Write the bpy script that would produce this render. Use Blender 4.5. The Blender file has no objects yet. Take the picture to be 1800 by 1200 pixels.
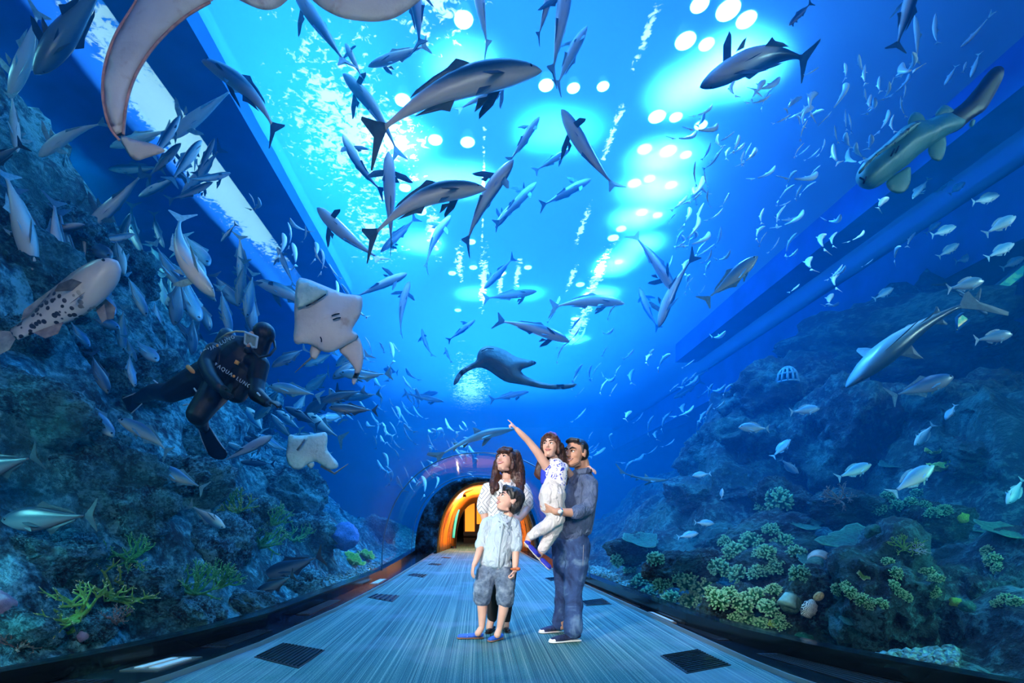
import bpy, bmesh, math, random
from mathutils import Vector, Matrix, Euler, noise, Quaternion
R = random.Random(7)
SC = bpy.context.scene
COL = SC.collection
V = Vector
CX, CY, F, EYE = 838.0, 915.0, 900.0, 1.05
def W(px, py, d):
    """world point seen at pixel (px,py) at distance d along the tunnel"""
    return V(((px-CX)/F*d, d, EYE-(py-CY)/F*d))
def onz(px, py, z):
    d = (EYE-z)*F/(py-CY)
    return W(px, py, d)

# ------------------------------------------------------------------ camera
cd = bpy.data.cameras.new('camera'); cam = bpy.data.objects.new('camera', cd); COL.objects.link(cam)
cd.sensor_width = 36; cd.lens = 36*F/1800
cam.location = (0, 0, EYE); cam.rotation_euler = (math.pi/2, 0, 0)
cd.shift_x = (900-CX)/1800; cd.shift_y = (CY-600)/1800
cd.clip_start = 0.05; cd.clip_end = 200
SC.camera = cam
SC.view_settings.view_transform = 'Standard'; SC.view_settings.look = 'None'
SC.view_settings.gamma = 1; SC.view_settings.use_curve_mapping = False
SC.view_settings.exposure = 0.15

# ------------------------------------------------------------------ tagging
def tag(o, label=None, cat=None, group=None, kind=None):
    if label: o['label'] = label
    if cat: o['category'] = cat
    if group: o['group'] = group
    if kind: o['kind'] = kind
    return o
def mobj(name, me, mat=None, parent=None):
    o = bpy.data.objects.new(name, me); COL.objects.link(o)
    if mat is not None and len(me.materials) == 0: me.materials.append(mat)
    if parent is not None: o.parent = parent
    return o
def empty(name, loc=(0, 0, 0)):
    o = bpy.data.objects.new(name, None); COL.objects.link(o); o.location = loc
    o.empty_display_size = 0.1
    return o
def bm_done(bm, name, mat, parent=None, smooth=True):
    me = bpy.data.meshes.new(name)
    bmesh.ops.recalc_face_normals(bm, faces=bm.faces)
    bm.to_mesh(me); bm.free()
    if smooth:
        me.polygons.foreach_set('use_smooth', [True]*len(me.polygons))
    return mobj(name, me, mat, parent)
def from_data(name, vs, fs, mat=None, parent=None, smooth=True):
    me = bpy.data.meshes.new(name); me.from_pydata([tuple(v) for v in vs], [], fs); me.update()
    if smooth: me.polygons.foreach_set('use_smooth', [True]*len(me.polygons))
    return mobj(name, me, mat, parent)
def box_bm(bm, x0, x1, y0, y1, z0, z1):
    c = [bm.verts.new((x, y, z)) for x in (x0, x1) for y in (y0, y1) for z in (z0, z1)]
    for q in ((0,1,3,2),(4,6,7,5),(0,4,5,1),(2,3,7,6),(0,2,6,4),(1,5,7,3)):
        bm.faces.new([c[i] for i in q])
def box(name, b, mat, parent=None):
    bm = bmesh.new(); box_bm(bm, *b); return bm_done(bm, name, mat, parent, False)

# ------------------------------------------------------------------ materials
class NT:
    def __init__(s, name, principled=True):
        s.m = bpy.data.materials.new(name); s.m.use_nodes = True; s.t = s.m.node_tree
        s.t.nodes.clear(); s.out = s.n('ShaderNodeOutputMaterial')
        if principled:
            s.b = s.n('ShaderNodeBsdfPrincipled'); s.l(s.b.outputs[0], s.out.inputs[0])
    def n(s, typ, **kw):
        nd = s.t.nodes.new(typ)
        for k, v in kw.items():
            if k in nd.inputs: nd.inputs[k].default_value = v
            else: setattr(nd, k, v)
        return nd
    def l(s, a, b): s.t.links.new(a, b)
    def coord(s, kind='Object', scale=(1,1,1), rot=(0,0,0)):
        c = s.n('ShaderNodeTexCoord'); mp = s.n('ShaderNodeMapping')
        mp.inputs['Scale'].default_value = scale; mp.inputs['Rotation'].default_value = rot
        s.l(c.outputs[kind], mp.inputs[0]); return mp.outputs[0]
    def ramp(s, fac, stops, interp='LINEAR'):
        r = s.n('ShaderNodeValToRGB'); r.color_ramp.interpolation = interp
        e = r.color_ramp.elements
        while len(e) < len(stops): e.new(0.5)
        for i, (p, c) in enumerate(stops):
            e[i].position = p; e[i].color = (*c, 1) if len(c) == 3 else c
        s.l(fac, r.inputs[0]); return r.outputs[0]
    def noise(s, vec, scale=5, detail=3, rough=.55, dist=0):
        nd = s.n('ShaderNodeTexNoise'); nd.inputs['Scale'].default_value = scale
        nd.inputs['Detail'].default_value = detail; nd.inputs['Roughness'].default_value = rough
        nd.inputs['Distortion'].default_value = dist
        s.l(vec, nd.inputs['Vector']); return nd.outputs[0]
    def bump(s, h, strength=.5, dist=.02):
        b = s.n('ShaderNodeBump'); b.inputs['Strength'].default_value = strength
        b.inputs['Distance'].default_value = dist; s.l(h, b.inputs['Height'])
        s.l(b.outputs[0], s.b.inputs['Normal'])
    def mix(s, fac, a, b, blend='MIX'):
        nd = s.n('ShaderNodeMix', data_type='RGBA', blend_type=blend)
        for sock, val in ((nd.inputs[0], fac), (nd.inputs[6], a), (nd.inputs[7], b)):
            if isinstance(val, (int, float)): sock.default_value = val
            elif isinstance(val, tuple): sock.default_value = (*val, 1)
            else: s.l(val, sock)
        return nd.outputs[2]
def plain(name, col, rough=.6, metal=0, spec=.5, noise=0, nscale=20, emis=None, estr=0):
    t = NT(name); t.b.inputs['Roughness'].default_value = rough
    t.b.inputs['Metallic'].default_value = metal; t.b.inputs['Specular IOR Level'].default_value = spec
    if noise:
        c = t.coord(); f = t.noise(c, nscale, 4)
        a = tuple(max(0, x*(1-noise)) for x in col); b = tuple(min(1, x*(1+noise)) for x in col)
        t.l(t.ramp(f, [(.3, a), (.7, b)]), t.b.inputs['Base Color'])
        t.bump(f, .3, .01)
    else: t.b.inputs['Base Color'].default_value = (*col, 1)
    if emis:
        t.b.inputs['Emission Color'].default_value = (*emis, 1); t.b.inputs['Emission Strength'].default_value = estr
    return t.m
# ------------------------------------------------------------------ plan of the tunnel
H = 7.0                       # water level
def lerp_tab(tab, y):
    if y <= tab[0][0]: return tab[0][1]
    for (a, u), (b, v) in zip(tab, tab[1:]):
        if y <= b:
            t = (y-a)/(b-a); return u+(v-u)*t
    return tab[-1][1]
HWT = [(-3, 6.6), (0, 5.2), (1.5, 4.1), (2.3, 3.45), (2.9, 2.96), (3.2, 2.76), (3.6, 2.52), (4.0, 2.34), (4.5, 2.18), (4.9, 2.08), (6.5, 1.95), (9, 1.78), (12, 1.8), (16.5, 1.95), (30, 1.95)]
CRT = [(-3, 4.4), (0, 3.5), (3, 2.8), (6, 2.45), (9, 2.25), (16.5, 2.4), (30, 2.4)]
FLL = [(0, 3.4), (2.5, 2.4), (3.33, 2.04), (4.2, 1.82), (6.1, 1.62), (8.3, 1.5), (14, 1.4), (24, 1.3)]
FLR = [(0, 3.3), (2.5, 2.3), (3.54, 2.02), (4.46, 1.96), (5.9, 1.87), (8.6, 1.7), (14, 1.5), (24, 1.35)]
hw = lambda y: lerp_tab(HWT, y)
crown = lambda y: lerp_tab(CRT, y)
def arch(w, top, n=28, z0=0.0, x0=0.0):
    pts = []
    for i in range(n+1):
        a = math.pi*(1-i/n); c = math.cos(a); s = math.sin(a)
        pts.append((x0+w*math.copysign(abs(c)**.9, c), z0+(top-z0)*abs(s)**.9))
    return pts
def in_tunnel(p, m=0.0):
    w_, t_ = hw(p.y)+m, crown(p.y)+m
    if abs(p.x) >= w_ or p.z >= t_: return False
    c = abs(p.x/w_)**(1/.9); return p.z < t_*max(0, 1-c*c)**.45
YS = [-3, -1.5, 0, 1, 1.9, 2.6, 3.2, 3.8, 4.4, 5, 5.8, 6.6, 7.6, 8.8, 10, 11.5, 13, 14.8, 16.5]

# ------------------------------------------------------------------ reef relief (one height function used everywhere)
def sstep(t):
    t = max(0, min(1, t)); return t*t*(3-2*t)
AL = [(0, 6.4), (6.5, 6.4), (8, 5.6), (10, 4.4), (12, 3.4), (14, 2.9), (17, 1.9), (22, 1.2), (34, .8)]
AR = [(0, 1.2), (8, 1.3), (34, .8)]
def fbm(p, o=4):
    v, a = 0, .5
    for i in range(o):
        v += a*noise.noise(p); p = p*2.03+V((7.1, 3.3, 1.7)); a *= .5
    return v
def reefz(x, y, rough=True):
    s = abs(x)-hw(y)
    if x < 0:
        z = lerp_tab(AL, y)*sstep((s-.35)/3.9)**.9
        z -= 1.2*sstep((s-4.5)/4)*0
    else:
        z = .75*sstep((s-.3)/2.2)
        # far dark ridge that climbs to the right
        top = lerp_tab([(2, .3), (3.0, .9), (3.4, 1.45), (4.6, 1.9), (4.75, 3.2), (6.2, 4.1), (7.3, 4.7), (8.5, 5.3), (9.6, 5.2), (11, 4.6), (14, 4.8)], x*10.5/max(y, 4))
        z += max(0, (top*(y/10.5)**.6 if y > 10.5 else top)-.75)*sstep((y-(7.6+.0*x))/2.6)*sstep((34-y)/12+.35)
        # ledge close by on the far right
        z += 2.0*sstep((x-5.3)/1.4)*sstep((8.6-y)/1.0)*sstep((y-4.6)/1.2)
    if rough:
        k = min(1, max(0, s)/.8)
        q = V((x*.55, y*.55, 3.1))
        z += k*(1.5*fbm(q, 3)+.9*(.5-abs(noise.noise(q*2.3)))*.6-.1)*min(1, .35+z*.3)
    return z-.12
def ray_d(px, py, lo=2.6, hi=33.):
    """distance range along the pixel's ray that lies in open water"""
    d = lo; st = .08
    while d < hi and in_tunnel(W(px, py, d), .15): d += st
    a = d
    while d < hi:
        p = W(px, py, d)
        if p.z < reefz(p.x, p.y)+.0 or p.z > H-.1 or p.x < -11.6 or p.x > 13.6: break
        d += st
    return a, d

# ------------------------------------------------------------------ water body
t = NT('water', False)
sca = t.n('ShaderNodeVolumeScatter', Anisotropy=0.1, Density=0.06); sca.inputs['Color'].default_value = (.0, .28, .88, 1)
ab = t.n('ShaderNodeVolumeAbsorption', Density=0.10); ab.inputs['Color'].default_value = (.0, .66, .97, 1)
ad = t.n('ShaderNodeAddShader'); t.l(sca.outputs[0], ad.inputs[0]); t.l(ab.outputs[0], ad.inputs[1])
t.l(ad.outputs[0], t.out.inputs['Volume'])
bm = bmesh.new(); box_bm(bm, -12, 14, -4, 34, -2.0, H)
bmesh.ops.recalc_face_normals(bm, faces=bm.faces)
sec = [[bm.verts.new((x, y, z)) for x, z in arch(hw(y)+.1, crown(y)+.1, 28, -.3)] for y in YS[:-1]+[16.5, 33.0]]
hole = []
for a, b in zip(sec, sec[1:]):
    for i in range(len(a)-1): hole.append(bm.faces.new((a[i], a[i+1], b[i+1], b[i])))
    hole.append(bm.faces.new((a[-1], a[0], b[0], b[-1])))
hole.append(bm.faces.new(sec[0])); hole.append(bm.faces.new(sec[-1]))
bmesh.ops.recalc_face_normals(bm, faces=hole); bmesh.ops.reverse_faces(bm, faces=hole)
me = bpy.data.meshes.new('water'); bm.to_mesh(me); bm.free()
tag(mobj('water', me, t.m), 'clear blue water filling the tank', kind='structure')

# acrylic glazing, 6 cm thick
t = NT('acrylic', False)
tr = t.n('ShaderNodeBsdfTransparent'); gl = t.n('ShaderNodeBsdfGlossy', Roughness=.03)
lw = t.n('ShaderNodeLayerWeight', Blend=.5); fq = t.n('ShaderNodeMath', operation='POWER'); t.l(lw.outputs['Facing'], fq.inputs[0]); fq.inputs[1].default_value = 6.0
fr = t.n('ShaderNodeMath', operation='MULTIPLY'); t.l(fq.outputs[0], fr.inputs[0]); fr.inputs[1].default_value = .14; mx = t.n('ShaderNodeMixShader')
tr.inputs[0].default_value = (.985, .995, 1, 1)
t.l(fr.outputs[0], mx.inputs[0]); t.l(tr.outputs[0], mx.inputs[1]); t.l(gl.outputs[0], mx.inputs[2]); t.l(mx.outputs[0], t.out.inputs[0])
M_ACR = t.m
vs, fs = [], []; N = 29
for y in YS:
    for x, z in arch(hw(y), crown(y), 28, .13): vs.append((x, y, z))
for j in range(len(YS)-1):
    for i in range(N-1):
        a = j*N+i; fs.append((a, a+1, a+1+N, a+N))
g = from_data('window_1', vs, fs, M_ACR); tag(g, 'clear acrylic vault over the walkway', kind='structure')
sm = g.modifiers.new('thick', 'SOLIDIFY'); sm.thickness = .06; sm.offset = 1

# seam rings in the glazing
def tube(name, pts, r, mat, parent=None, seg=8, closed=False, rfun=None):
    vs, fs = [], []; n = len(pts); pts = [V(p) for p in pts]
    nrm = None
    for i, p in enumerate(pts):
        a = pts[max(0, i-1)]; b = pts[min(n-1, i+1)]; tg = (b-a).normalized()
        if nrm is None:
            nrm = tg.cross(V((.31, .2, .9))).normalized()
        nrm = (nrm-tg*nrm.dot(tg)).normalized(); bi = tg.cross(nrm)
        rr = rfun(i/(n-1)) if rfun else r
        for k in range(seg):
            an = 2*math.pi*k/seg; vs.append(p+(nrm*math.cos(an)+bi*math.sin(an))*rr)
    for i in range(n-1):
        for k in range(seg):
            fs.append((i*seg+k, i*seg+(k+1) % seg, (i+1)*seg+(k+1) % seg, (i+1)*seg+k))
    fs.append(tuple(range(seg))[::-1]); fs.append(tuple(range((n-1)*seg, n*seg)))
    return from_data(name, vs, fs, mat, parent)
M_SEAM = plain('seam', (.03, .16, .3), .3)
def seam(i, yl, yr):
    pts = []
    for k in range(49):
        u = k/48; y = yl+(yr-yl)*u
        a = math.pi*(1-u); c = math.cos(a); s = math.sin(a)
        pts.append((hw(y)*.985*math.copysign(abs(c)**.9, c), y, .13+(crown(y)*.985-.13)*s**.9))
    o = tube('trim_%d' % i, pts, .012, M_SEAM); tag(o, 'joint ring in the acrylic vault', kind='structure')
seam(1, 9.5, 8.2); seam(2, 14.6, 13.8)

# ------------------------------------------------------------------ floor
t = NT('carpet'); c = t.coord('Object', (52, .05, 1)); n1 = t.noise(c, 1, 5, .7)
c2 = t.coord('Object', (170, .3, 1)); n2 = t.noise(c2, 1, 3, .6)
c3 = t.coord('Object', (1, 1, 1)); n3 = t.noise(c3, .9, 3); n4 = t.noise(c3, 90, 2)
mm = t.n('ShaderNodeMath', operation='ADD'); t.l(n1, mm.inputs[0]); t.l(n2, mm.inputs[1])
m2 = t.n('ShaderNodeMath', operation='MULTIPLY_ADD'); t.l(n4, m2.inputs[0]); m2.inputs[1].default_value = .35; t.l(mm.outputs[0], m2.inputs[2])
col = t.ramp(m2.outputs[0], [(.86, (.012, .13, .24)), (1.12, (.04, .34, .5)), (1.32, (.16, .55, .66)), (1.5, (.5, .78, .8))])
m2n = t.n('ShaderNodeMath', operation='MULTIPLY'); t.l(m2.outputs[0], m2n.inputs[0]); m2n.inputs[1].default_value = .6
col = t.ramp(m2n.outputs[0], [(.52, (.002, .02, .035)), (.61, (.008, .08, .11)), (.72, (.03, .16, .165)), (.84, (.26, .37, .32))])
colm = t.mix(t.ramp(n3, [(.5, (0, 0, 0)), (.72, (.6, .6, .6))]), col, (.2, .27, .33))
t.l(colm, t.b.inputs['Base Color']); t.b.inputs['Roughness'].default_value = .85; t.bump(m2.outputs[0], .5, .006)
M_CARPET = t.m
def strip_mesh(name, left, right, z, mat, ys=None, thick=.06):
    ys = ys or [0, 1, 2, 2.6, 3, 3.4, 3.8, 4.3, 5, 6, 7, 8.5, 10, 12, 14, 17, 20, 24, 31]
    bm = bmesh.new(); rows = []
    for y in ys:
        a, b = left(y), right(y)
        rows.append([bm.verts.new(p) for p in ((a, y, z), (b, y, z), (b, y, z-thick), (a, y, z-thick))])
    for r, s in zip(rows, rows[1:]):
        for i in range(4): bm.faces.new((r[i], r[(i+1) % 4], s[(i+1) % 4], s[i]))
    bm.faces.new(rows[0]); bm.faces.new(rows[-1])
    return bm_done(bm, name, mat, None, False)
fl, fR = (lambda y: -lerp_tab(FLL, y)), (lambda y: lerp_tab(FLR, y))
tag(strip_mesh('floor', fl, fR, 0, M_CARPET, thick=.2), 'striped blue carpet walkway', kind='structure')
M_BLACK = plain('black_gloss', (.006, .012, .02), .16)
M_METAL = plain('brushed_metal', (.5, .47, .42), .35, .9)
M_DARKM = plain('dark_grille', (.006, .008, .015), .5)
for sd, e, nm in ((-1, FLL, 'left'), (1, FLR, 'right')):
    f0 = lambda y, e=e, sd=sd: sd*(lerp_tab(e, y))
    f1 = lambda y, e=e, sd=sd: sd*(lerp_tab(e, y)+.018)
    f2 = lambda y, e=e, sd=sd: sd*(hw(y)-.03)
    a = strip_mesh('trim_%d' % (3+(sd > 0)), f0, f1, .035, M_METAL, thick=.2); tag(a, 'metal strip between carpet and ledge', kind='structure')
    a = strip_mesh('trim_%d' % (5+(sd > 0)), f1, f2, .022, M_BLACK, thick=.2); tag(a, 'black gloss ledge beside the carpet', kind='structure')
    a = strip_mesh('baseboard_'+nm, f2, lambda y, sd=sd: sd*(hw(y)+.14), .15, M_BLACK, thick=.4)
    tag(a, 'black plinth that carries the acrylic', kind='structure')
# slots and light bars let into the ledges
def plan_quad(name, pts, z0, z1, mat, parent=None):
    bm = bmesh.new(); a = [bm.verts.new((x, y, z1)) for x, y in pts]; b = [bm.verts.new((x, y, z0)) for x, y in pts]
    n = len(a); bm.faces.new(a); bm.faces.new(b[::-1])
    for i in range(n): bm.faces.new((a[i], a[(i+1) % n], b[(i+1) % n], b[i]))
    return bm_done(bm, name, mat, parent, False)
M_BAR = plain('lit_bar', (.35, .5, .55), .6, emis=(.6, .9, 1), estr=.12)
def ledge_piece(sd, y0, y1, u0, u1, z0, z1, mat, name, label=None, cat=None, group=None, parent=None):
    e = FLL if sd < 0 else FLR
    def P(y, u):
        a, b = lerp_tab(e, y)+.02, hw(y)-.03; return (sd*(a+(b-a)*u), y)
    o = plan_quad(name, [P(y0, u0), P(y1, u0), P(y1, u1), P(y0, u1)], z0, z1, mat, parent)
    if label: tag(o, label, cat, group)
    return o
for sd, y0, y1, where in ((-1, 3.5, 3.85, 'in the black ledge at the front left'), (1, 5.15, 5.75, 'in the black ledge beyond the man, right of the carpet'), (-1, 8.3, 9.0, 'in the left ledge near the first glass joint')):
    r = empty('ledge_light', (0, 0, 0)); tag(r, 'flat white light bar '+where, 'light', 'ledge light bars')
    ledge_piece(sd, y0, y1, .3, .8, .015, .030, M_METAL, 'frame', parent=r)
    ledge_piece(sd, y0+.05, y1-.05, .38, .52, .02, .036, M_BAR, 'diffuser', parent=r)
    ledge_piece(sd, y0+.05, y1-.05, .6, .72, .02, .036, M_BAR, 'diffuser', parent=r)
for sd, y0, y1, where in ((-1, 2.75, 3.3, 'at the front left'), (-1, 4.15, 4.8, 'left, past the light bar'), (1, 4.4, 5.05, 'right, in front of the light bar'), (1, 3.2, 3.95, 'at the front right'), (1, 6.1, 7.2, 'right of the man'), (-1, 5.6, 6.6, 'left, further down')):
    r = empty('vent_slot', (0, 0, 0)); tag(r, 'narrow black vent slot in the ledge '+where, 'vent', 'ledge vent slots')
    ledge_piece(sd, y0, y1, .45, .95, .02, .029, M_DARKM, 'frame', parent=r)
    for q in range(5): ledge_piece(sd, y0+.03, y1-.03, .5+q*.09, .53+q*.09, .022, .034, M_DARKM, 'slat', parent=r)
# floor grilles, from their corners on the carpet
def gp(px, py): p = onz(px, py, 0.0); return V((p.x, p.y))
GR = [([(447, 1155), (498, 1130), (571, 1143), (525, 1175)], 'large black floor grille at the front left of the carpet'),
      ([(1161, 1153), (1228, 1142), (1285, 1169), (1207, 1184)], 'large black floor grille at the front right of the carpet'),
      ([(646, 1050), (660, 1044), (702, 1047), (690, 1058)], 'black floor grille, second on the left side'),
      ([(1021, 1057), (1060, 1052), (1075, 1062), (1030, 1065)], 'black floor grille just right of the man'),
      ([(716, 1011), (727, 1008), (752, 1010), (744, 1015)], 'black floor grille, third on the left side'),
      ([(752, 992), (760, 990), (777, 991.5), (771, 993.5)], 'small distant floor grille, fourth on the left'),
      ([(775, 980), (782, 979), (793, 980), (789, 981.5)], 'tiny distant floor grille, fifth on the left'),
      ([(958, 1016), (985, 1014), (992, 1018), (968, 1021)], 'floor grille behind the hanging feet of the girl')]
for q, lab in GR:
    c = [gp(*p) for p in q]; r = empty('floor_grille', (0, 0, 0)); tag(r, lab, 'grille', 'floor grilles')
    plan_quad('frame', [tuple(p) for p in c], -.01, .006, M_DARKM, r)
    nb = 12 if q[0][1] > 1100 else 5
    for k in range(nb):
        u0, u1 = (k+.25)/nb, (k+.6)/nb
        f = lambda u, v: tuple((c[0]*(1-u)+c[3]*u)*(1-v)+(c[1]*(1-u)+c[2]*u)*v)
        plan_quad('slat', [f(u0, .04), f(u0, .96), f(u1, .96), f(u1, .04)], .004, .012, M_BLACK, r)
# ------------------------------------------------------------------ vault at the end of the walkway
t = NT('orange_lining'); c = t.coord('Object', (.9, .9, .9))
# streaks run round the vault: distance from the axis drives the bands
sx = t.n('ShaderNodeSeparateXYZ'); cc = t.n('ShaderNodeTexCoord'); t.l(cc.outputs['Object'], sx.inputs[0])
n0 = t.noise(c, 2.0, 4, .6)
an = t.n('ShaderNodeMath', operation='MULTIPLY_ADD'); t.l(n0, an.inputs[0]); an.inputs[1].default_value = .45; t.l(sx.outputs[1], an.inputs[2])
cmb = t.n('ShaderNodeCombineXYZ'); m5 = t.n('ShaderNodeMath', operation='MULTIPLY'); t.l(an.outputs[0], m5.inputs[0]); m5.inputs[1].default_value = 5.5
t.l(m5.outputs[0], cmb.inputs[0]); mz = t.n('ShaderNodeMath', operation='MULTIPLY'); t.l(sx.outputs[2], mz.inputs[0]); mz.inputs[1].default_value = .5; t.l(mz.outputs[0], cmb.inputs[1])
n1 = t.noise(cmb.outputs[0], 1.2, 5, .65)
colr = t.ramp(n1, [(.38, (.008, .006, .006)), (.45, (.3, .05, .0)), (.48, (.95, .24, .01)), (.62, (1, .33, .02)), (.72, (.95, .5, .3))])
t.l(colr, t.b.inputs['Base Color']); t.b.inputs['Roughness'].default_value = .5
t.l(colr, t.b.inputs['Emission Color']); t.b.inputs['Emission Strength'].default_value = 0
M_ORANGE = t.m
def loft(name, secs, mat, closed_ring=False, caps=False, parent=None, smooth=True):
    n = len(secs[0]); vs = [p for s in secs for p in s]; fs = []
    for j in range(len(secs)-1):
        for i in range(n if closed_ring else n-1):
            a, b = j*n+i, j*n+(i+1) % n; fs.append((a, b, b+n, a+n))
    if caps: fs.append(tuple(range(n))[::-1]); fs.append(tuple(range((len(secs)-1)*n, len(secs)*n)))
    return from_data(name, vs, fs, mat, parent, smooth)
def asec(y, w_, top, z0=0, x0=0): return [(x, y, z) for x, z in arch(w_, top, 32, z0, x0)]
o = loft('wall_vault', [asec(16.5, 1.6, 2.34, 0, .3), asec(17.6, 1.4, 2.22, 0, .2), asec(19.2, 1.12, 2.02, 0, .08), asec(21, .86, 1.78, 0, .02)], M_ORANGE)
md = o.modifiers.new('thick', 'SOLIDIFY'); md.thickness = .05; md.offset = 1
tag(o, 'orange streaked vault lining at the far end', kind='structure')
t = NT('portal_rock'); c = t.coord(); n = t.noise(c, 3, 6, .7); t.l(t.ramp(n, [(.45, (.002, .006, .012)), (.6, (.02, .09, .13)), (.7, (.1, .35, .4))]), t.b.inputs['Base Color']); t.b.inputs['Roughness'].default_value = .9; t.bump(n, 1, .1)
o = loft('wall_portal', [asec(16.42, 1.97, 2.42), asec(16.35, 1.75, 2.38, 0, .2), asec(16.45, 1.6, 2.34, 0, .3)], t.m); tag(o, 'dark rocky portal around the mouth of the orange vault', kind='structure')
md = o.modifiers.new('thick', 'SOLIDIFY'); md.thickness = .05; md.offset = -1
M_DK = plain('dark_hall', (.02, .012, .01), .7)
o = loft('wall_hall', [asec(21, 1.95, 2.5), asec(31, 1.95, 2.5)], M_DK); tag(o, 'dark hall beyond the vault', kind='structure')
md = o.modifiers.new('thick', 'SOLIDIFY'); md.thickness = .05; md.offset = 1
box('wall_end', (-1.95, 1.95, 31, 31.15, 0, 2.5), M_DK)['kind'] = 'structure'
o = loft('trim_7', [asec(20.95, .85, 1.77, 0, .02), asec(20.95, 1.5, 2.3, 0, -.05), asec(21.1, 1.5, 2.3, 0, -.05)], M_DK); o['kind'] = 'structure'
# orange lit panels and exhibits in the hall
M_OP = plain('orange_panel', (1, .3, .02), .6, emis=(1, .32, .02), estr=1.1)
r = empty('display_wall', (0, 0, 0)); tag(r, 'glowing orange display wall in the dark hall behind the family', 'display')
box('panel', (-.55, -.1, 24.0, 24.1, .55, 2.0), M_OP, r); box('panel', (.0, .75, 24.0, 24.1, .9, 2.0), M_OP, r)
box('frame', (-.62, .82, 24.1, 24.16, .0, 2.1), M_DK, r); box('ledge', (-.62, .82, 23.7, 24.05, .35, .55), M_DK, r)
r = empty('lit_post', (0, 0, 0)); tag(r, 'slim curved green lit post at the mouth of the orange vault', 'post')
pts = [W(797+3*math.sin(k/8)*1-0+(k/10)**2*6, 945-k*5, 19.6) for k in range(11)]
tube('post', pts, .05, plain('green_tube', (.05, .5, .42), .4, emis=(.05, .6, .5), estr=.5), r)
bm = bmesh.new(); bmesh.ops.create_cone(bm, cap_ends=True, segments=16, radius1=.13, radius2=.1, depth=.08, matrix=Matrix.Translation(V((pts[0].x, 19.6, .04))))
bm_done(bm, 'base', M_BLACK, r, False)
for i, (x, lab) in enumerate(((-.75, 'warm spot lamp on the hall ceiling, left one'), (.55, 'warm spot lamp on the hall ceiling, right one'))):
    r = empty('hall_lamp', (x*.7+.1, 18.0+i*.6, 1.93)); tag(r, lab, 'lamp', 'hall lamps')
    bm = bmesh.new(); bmesh.ops.create_cone(bm, cap_ends=True, segments=16, radius1=.07, radius2=.05, depth=.1); bm_done(bm, 'housing', M_BLACK, r, False)
    l = bpy.data.lights.new('hall_light', 'POINT'); l.energy = 190; l.color = (1, .62, .35); l.shadow_soft_size = .004
    lo = bpy.data.objects.new('hall_light', l); COL.objects.link(lo); lo.parent = r; lo.location = (0, 0, -.12)
# ------------------------------------------------------------------ water surface, deck, lamps
t = NT('water_surface', False)
c = t.coord('Object', (1, 1, 1))
n1 = t.noise(c, 2.2, 5, .65, 1.2); n2 = t.noise(c, 9, 4, .6, .8)
vr = t.n('ShaderNodeTexVoronoi', feature='F1', distance='EUCLIDEAN'); vr.inputs['Scale'].default_value = 14; t.l(c, vr.inputs[0])
# foamy patches with their own shape, plus painted lamp glow and reflections
sp = t.n('ShaderNodeSeparateXYZ'); t.l(c, sp.inputs[0])
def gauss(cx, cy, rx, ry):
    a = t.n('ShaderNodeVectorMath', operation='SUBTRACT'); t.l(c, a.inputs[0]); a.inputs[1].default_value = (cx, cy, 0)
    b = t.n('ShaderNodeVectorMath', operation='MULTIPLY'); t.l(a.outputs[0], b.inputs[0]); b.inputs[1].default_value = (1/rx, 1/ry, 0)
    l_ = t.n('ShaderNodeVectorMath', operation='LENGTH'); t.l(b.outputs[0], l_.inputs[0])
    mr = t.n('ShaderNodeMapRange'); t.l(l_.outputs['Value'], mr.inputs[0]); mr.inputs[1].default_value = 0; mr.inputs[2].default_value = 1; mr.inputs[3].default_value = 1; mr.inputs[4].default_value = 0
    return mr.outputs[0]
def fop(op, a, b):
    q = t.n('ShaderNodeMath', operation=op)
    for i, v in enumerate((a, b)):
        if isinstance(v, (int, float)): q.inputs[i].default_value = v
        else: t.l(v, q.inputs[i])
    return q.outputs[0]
foam_glow = fop('MAXIMUM', gauss(-1.9, 7.9, 1.7, 2.9), fop('MULTIPLY', gauss(-.6, 5.6, 1.0, 1.3), 1.2))
foam_glow = fop('MAXIMUM', foam_glow, fop('MULTIPLY', gauss(-2.2, 10.6, 1.1, 3.2), .8))
foam_glow = fop('MAXIMUM', foam_glow, fop('MULTIPLY', gauss(-4.55, 8.8, .75, 4.6), 2.0))  # bright strip beside the beam: lamp glow painted into the colour
for g_ in ((.17, 12.9, .22, 3), (-.4, 12, .2, 1.4), (1.0, 12.5, .16, 1.6), (.6, 13, .14, 1.4), (2.95, 12.5, .3, 2.6), (3.1, 15.5, .4, 3), (2.1, 6.3, .12, .9), (2.1, 8, .12, 1.2), (2.15, 10.5, .12, 1.3), (.12, 9.5, .06, 4), (2.35, 12.6, .13, 1.6), (-.9, 10.5, .25, 2), (-.3, 24, 1.6, 8)):  # streaks: lamp reflections painted on the surface
    foam_glow = fop('MAXIMUM', foam_glow, fop('MULTIPLY', gauss(*g_), 1.05))
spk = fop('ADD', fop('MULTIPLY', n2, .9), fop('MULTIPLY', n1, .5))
mask = fop('ADD', fop('MULTIPLY', foam_glow, .42), fop('SUBTRACT', spk, .96))
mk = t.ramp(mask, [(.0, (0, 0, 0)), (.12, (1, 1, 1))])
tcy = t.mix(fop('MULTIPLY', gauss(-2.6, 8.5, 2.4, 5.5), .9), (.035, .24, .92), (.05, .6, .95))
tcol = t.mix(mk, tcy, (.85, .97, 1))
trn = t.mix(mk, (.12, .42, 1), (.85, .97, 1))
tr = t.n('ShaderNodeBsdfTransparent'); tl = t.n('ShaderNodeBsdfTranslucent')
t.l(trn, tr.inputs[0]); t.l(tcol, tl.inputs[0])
mx = t.n('ShaderNodeMixShader', Fac=.5)
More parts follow.
